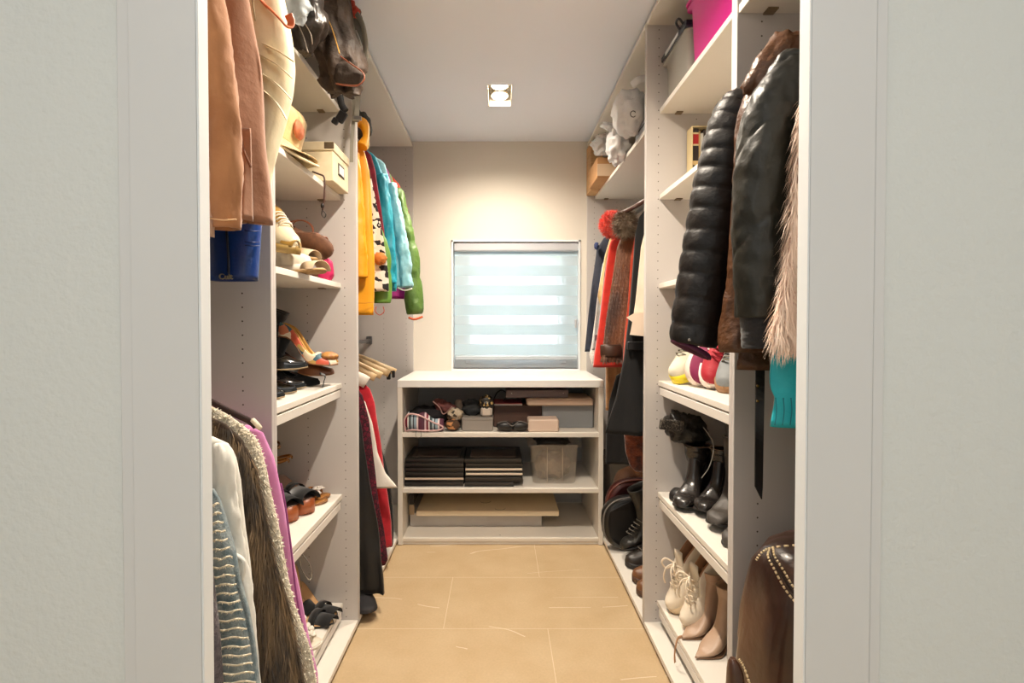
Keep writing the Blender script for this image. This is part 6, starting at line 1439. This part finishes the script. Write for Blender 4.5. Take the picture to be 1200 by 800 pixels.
# boxes on the other half
t, x0, x1, z1b = cbox('brown_box', 'dark brown cardboard box with a magazine lying on it', 578.5, 635, 475, 3.05, .22, Da, mat('dark_brown_card', (84, 60, 50), .65), None)
t = thing('magazine', 'magazine with a red spine on top of the dark brown box', 'magazine', (dx(595, 3.05), 3.1, z1b))
MB().rbox(dx(579, 3.04), dx(612, 3.04), 3.04, 3.22, z1b + .001, z1b + .011, .001).build('pages', mat('magazine_pages', (196, 186, 176), .7), t)
MB().rbox(dx(579, 3.04), dx(612, 3.04), 3.038, 3.22, z1b + .0115, z1b + .0145, .0005).build('cover', mat('magazine_cover', (150, 40, 50), .4), t)
t, x0, x1, z1c = cbox('slate_box', 'slate grey shoe box with a lid seam at the divider end of the top compartment', 635.5, 695.5, 474.5, 3.02, .28, Da, mat('slate_card', (128, 130, 132), .6), (.042, mat('slate_lid', (134, 136, 138), .6)))
t = thing('beige_box', 'flat beige box lying across the slate and brown boxes', 'box', (dx(655, 3.0), 3.1, z1c))
MB().rbox(dx(617.5, 2.98), dx(695.5, 2.98), 2.98, 3.24, z1c + .001, z1c + .043, .008).build('box_body', mat('beige_card', (196, 170, 148), .6), t)
zz1 = z1c + .044
t = thing('mauve_box', 'flat mauve grey box with two metal studs, topmost in the compartment', 'box', (dx(628, 3.1), 3.15, zz1))
MB().rbox(dx(593, 3.01), dx(666, 3.01), 3.01, 3.24, zz1 + .001, min(zz1 + .045, zt - .046), .003).build('box_body', mat('mauve_card', (118, 102, 102), .6), t)
for px in (599.5, 660): MB().blob((dx(px, 3.01), 3.008, zz1 + .026), (.004, .003, .004), 1, 0, 1, nu=12, nv=8).build('stud', mat('stud_steel', (220, 220, 220), .2, 1), t)
t, x0, x1, z1d = cbox('pale_box', 'small pale pink box at the front edge beside the sunglasses case', 619, 655, 491.5, 2.905, .12, Da, mat('pale_pink_card', (216, 192, 174), .6), None, r=.006)
t = thing('glasses_case', 'black moulded glasses case at the front edge of the top compartment', 'glasses case', (dx(600, 2.93), 2.93, Da))
mb = MB().blob((dx(592, 2.93), 2.93, Da + .030), (.050, .035, .026), 2, .05, 1.5, e=.8); mb.blob((dx(609, 2.93), 2.93, Da + .030), (.050, .035, .026), 3, .05, 1.5, e=.8)
mb.build('case_body', mat('matt_black', (36, 34, 34), .45), t)
MB().tube(smoothpts([P(583, 496, 2.9), P(592, 493.5, 2.895), P(600.5, 499, 2.893), P(609, 493.5, 2.895), P(618, 496, 2.9)], 30), .0022, 6).build('seam', mat('seam_grey', (110, 104, 100), .4), t)
t = thing('black_cable', 'dark cable loop behind the mauve box', 'cable', (dx(585, 3.1), 3.1, z1b + .02))
MB().tube(smoothpts([P(577, 472, 3.03), P(582, 461, 3.06), P(588, 457, 3.08), P(594, 462, 3.1), P(590, 470, 3.1)], 24), .0035, 6).build('cable_loop', mat('black_rubber', (26, 26, 28), .5), t)
# middle compartment: two stacks of black picture frames
fm_ = mat('black_frame', (11, 10, 10), .3)
gm = mat('frame_glass', (92, 80, 70), .12, rgb2=(64, 52, 46), vs=9)
wb_ = mat('frame_back', (214, 204, 190), .6)
def pframe(label, x0, x1, y0, y1, z, th, group, back=None):
    t = thing('picture_frame', label, 'picture frame', ((x0 + x1) / 2, (y0 + y1) / 2, z), group=group)
    w_ = .03; mb = MB()
    for a in (((x0, x1, y0, y0 + w_)), (x0, x1, y1 - w_, y1), (x0, x0 + w_, y0 + w_, y1 - w_), (x1 - w_, x1, y0 + w_, y1 - w_)): mb.rbox(a[0], a[1], a[2], a[3], z, z + th, .002)
    mb.build('frame', fm_, t)
    MB().box(x0 + w_, x1 - w_, y0 + w_, y1 - w_, z + .002, z + th - .004).build('glass_panel', gm, t)
    if back: MB().rbox(x0 + .001, x1 - .001, y0 - .0012, y0 - .0002, z + th * .45, z + th - .002, .0003).build('pale_edge', back, t)
    return t
random.seed(5)
names = ['lowest', 'second from the bottom', 'third from the bottom', 'fourth from the bottom', 'fifth from the bottom', 'topmost']
z = Db
hts = .0272
ledges = {1: 1, 4: 0}
for i in range(6):
    j = random.uniform(-.004, .004)
    back = mat('edge_pale', (206, 186, 166), .4) if i in (1,) else mat('edge_grey', (46, 42, 40), .3)
    pframe('black picture frame lying flat, %s of the stack beside the corner' % names[i], dx(474, 2.93) + j, dx(543, 2.93) + j, 2.925 + j, 3.22 + j, z, hts - .002, 'picture frames in the stack beside the corner', back); z += hts
z = Db
for i in range(6):
    j = random.uniform(-.004, .004)
    back = mat('edge_cream', (232, 216, 196), .4) if i in (2, 3) else mat('edge_grey', (46, 42, 40), .3)
    k = -.045 if i == 0 else 0
    pframe('black picture frame lying flat, %s of the stack beside the clear tub' % names[i], dx(545, 2.93) + j, dx(612, 2.93) + j + k, 2.925 + j, 3.22 + j, z, hts - .002, 'picture frames in the stack beside the clear tub', back); z += hts
# clear tub
cx0, cx1 = dx(621, 2.96), dx(679, 2.96); cz1 = dzz(521, 2.96)
t = thing('clear_tub', 'clear plastic tub full of odds and ends beside the picture frames', 'storage tub', ((cx0 + cx1) / 2, 3.08, Db))
rr = []
for z_, i_ in ((Db, .022), (Db + .004, .018), (cz1 - .012, .004), (cz1 - .012, -.012), (cz1, -.012), (cz1, .004), (cz1 - .012, .008), (Db + .006, .022)):
    ring = []
    a, b, c, d, r = cx0 + i_, cx1 - i_, 2.96 + i_, 3.22 - i_, .025
    for cx_, cy_, s0 in ((b - r, d - r, 0), (a + r, d - r, 1), (a + r, c + r, 2), (b - r, c + r, 3)):
        for k in range(5): an = PI / 2 * s0 + PI / 2 * k / 4; ring.append(Vector((cx_ + r * math.cos(an), cy_ + r * math.sin(an), z_)))
    rr.append(ring)
MB().rings(rr).build('tub_body', mat('clear_tub_plastic', (226, 216, 202), .12, alpha=.2), t)
for px in (641, 659): MB().rbox(dx(px, 2.97), dx(px + .8, 2.97), 2.9675, 2.972, Db + .01, cz1 - .02, .001).build('moulded_rib', mat('tub_rib', (170, 156, 138), .3), t)
c_ = thing('tub_filling', 'brownish bits and bags packed inside the clear tub', 'contents', ((cx0 + cx1) / 2, 3.08, Db + .01))
MB().blob(((cx0 + cx1) / 2, 3.09, Db + .085), (.10, .085, .075), 9, .22, 3.2, e=.75).build('bag_bundle', blotch('bundle', [(132, 112, 92), (96, 78, 64), (150, 128, 106), (110, 92, 76)], 22, .6), c_)
c2_ = thing('black_sleeve', 'black folded pouches sticking out over the rim of the clear tub', 'pouch', ((cx0 + cx1) / 2, 3.1, cz1))
MB().blob(((cx0 + cx1) / 2, 3.1, cz1 - .002), (.10, .08, .024), 12, .3, 3, e=.7).build('pouch_body', mat('soft_black_pouch', (28, 27, 28), .5), c2_)
t = thing('white_sheet', 'thin white card lying on the middle shelf under the clear tub', 'card', (dx(650, 2.95), 3.0, Db))
t2_ = MB().rbox(dx(614, 2.90), dx(699, 2.90), 2.895, 3.40, Db - .0008, Db - .0002, .0002); t2_.build('sheet', mat('white_sheet', (236, 230, 220), .5), t)
# lowest compartment: flat boxes
t = thing('long_flat_box', 'long low grey white box at the back of the bottom compartment', 'box', (dx(570, 3.1), 3.2, Dc))
yb0 = 3.06
MB().rbox(dx(480, yb0), dx(635, yb0), yb0, 3.44, Dc, dzz(600.5, yb0), .003).build('box_body', mat('pale_grey_card', (206, 200, 192), .6, rgb2=(196, 188, 180), vs=5), t)
ztb = dzz(600.5, yb0)
t = thing('flat_lid_box', 'wide flat cream box with faint circular prints lying on the long box', 'box', (dx(570, 3.0), 3.2, ztb))
fx0, fx1 = dx(487, 2.985), dx(655.5, 2.985)
Mt = Matrix.Translation(((fx0 + fx1) / 2, 3.205, ztb + .0185)) @ Euler((R(0), R(.0), 0)).to_matrix().to_4x4()
hw_ = (fx1 - fx0) / 2
MB().rbox(-hw_, hw_, -.21, .21, -.0155, .0155, .003, Mt).build('box_body', mat('cream_flat_card', (222, 204, 172), .6), t)
mb = MB()
for px, py in ((569, 3.16), (586, 3.04)): mb.tube([(dx(px, py) + .032 * math.cos(a), py + .032 * math.sin(a), ztb + .0355) for a in [R(200) + R(160) * k / 20 for k in range(21)]], .0011, 5)
mb.build('print', mat('faint_print', (96, 78, 56), .7), t)
t = thing('dark_folder', 'dark folder edge standing in the corner of the bottom compartment', 'folder', (dx(482, 3.1), 3.1, Dc))
MB().rbox(dx(479, 3.03), dx(484.5, 3.03), 3.03, 3.40, Dc + .14, dzz(578, 3.03), .002).build('folder_body', mat('dark_folder', (44, 38, 36), .6), t)
MB().rbox(dx(479, 3.03), dx(485, 3.03) , 3.031, 3.04, Dc + .08, Dc + .139, .001).build('folder_base', mat('tan_folder', (170, 146, 116), .7), t)
MB().cyl((dx(586, 2.93), 2.93, Dc - .0005), .003, .001, 12).build('screw_cap', mat('cap_dark', (70, 60, 54), .5), dr)
# ================================================================ let things rest on what carries them
def bounds(o):
    lo = Vector((9, 9, 9)); hi = Vector((-9, -9, -9))
    def walk(k, M):
        nonlocal lo, hi
        Mk = M @ k.matrix_basis
        if k.type == 'MESH':
            for v in k.data.vertices:
                p = Mk @ v.co
                for a in range(3): lo[a] = min(lo[a], p[a]); hi[a] = max(hi[a], p[a])
        for c in kidmap.get(k.name, ()): walk(c, Mk)
    walk(o, Matrix.Identity(4)); return lo, hi
kidmap = {}
for c in bpy.data.objects:
    if c.parent: kidmap.setdefault(c.parent.name, []).append(c)
def settle(o, z=None, y=None, x=None):
    lo, hi = bounds(o)
    if z is not None: o.location.z += z + .001 - lo.z
    if y is not None:
        if hi.y > y[1]: o.location.y -= hi.y - y[1]
        elif lo.y < y[0]: o.location.y += y[0] - lo.y
    if x is not None:
        if lo.x < x[0]: o.location.x += x[0] - lo.x
        elif hi.x > x[1]: o.location.x -= hi.x - x[1]
LY = (Y1L + 2 * T + .002, Y2L - .001); RYY = (Y1R + 2 * T + .002, Y2R - .001)
LX = (BL + .02, 1); RX = (-1, BR - .02)
for grp, z, ys_, xs_ in zip(SHOES['sets'], (1.014, None, .56, .56, .112, 1.42, None, 1.026, .574, .13), [LY] * 7 + [RYY] * 3, [LX] * 7 + [RX] * 3):
    for o in grp: settle(o, z, ys_, xs_)
for o in (lb2,): settle(o, None, (Y2R + 2 * T + .002, 9), RX)
for o in (ls, ls2, ls3): settle(o, .04, (Y2R + 2 * T + .002, 9), RX)
settle(sh, .04, (Y2L + 2 * T + .002, 9), LX)

for o in bpy.data.objects:
    if o.name == 'dark_boot': settle(o, None, RYY, RX)
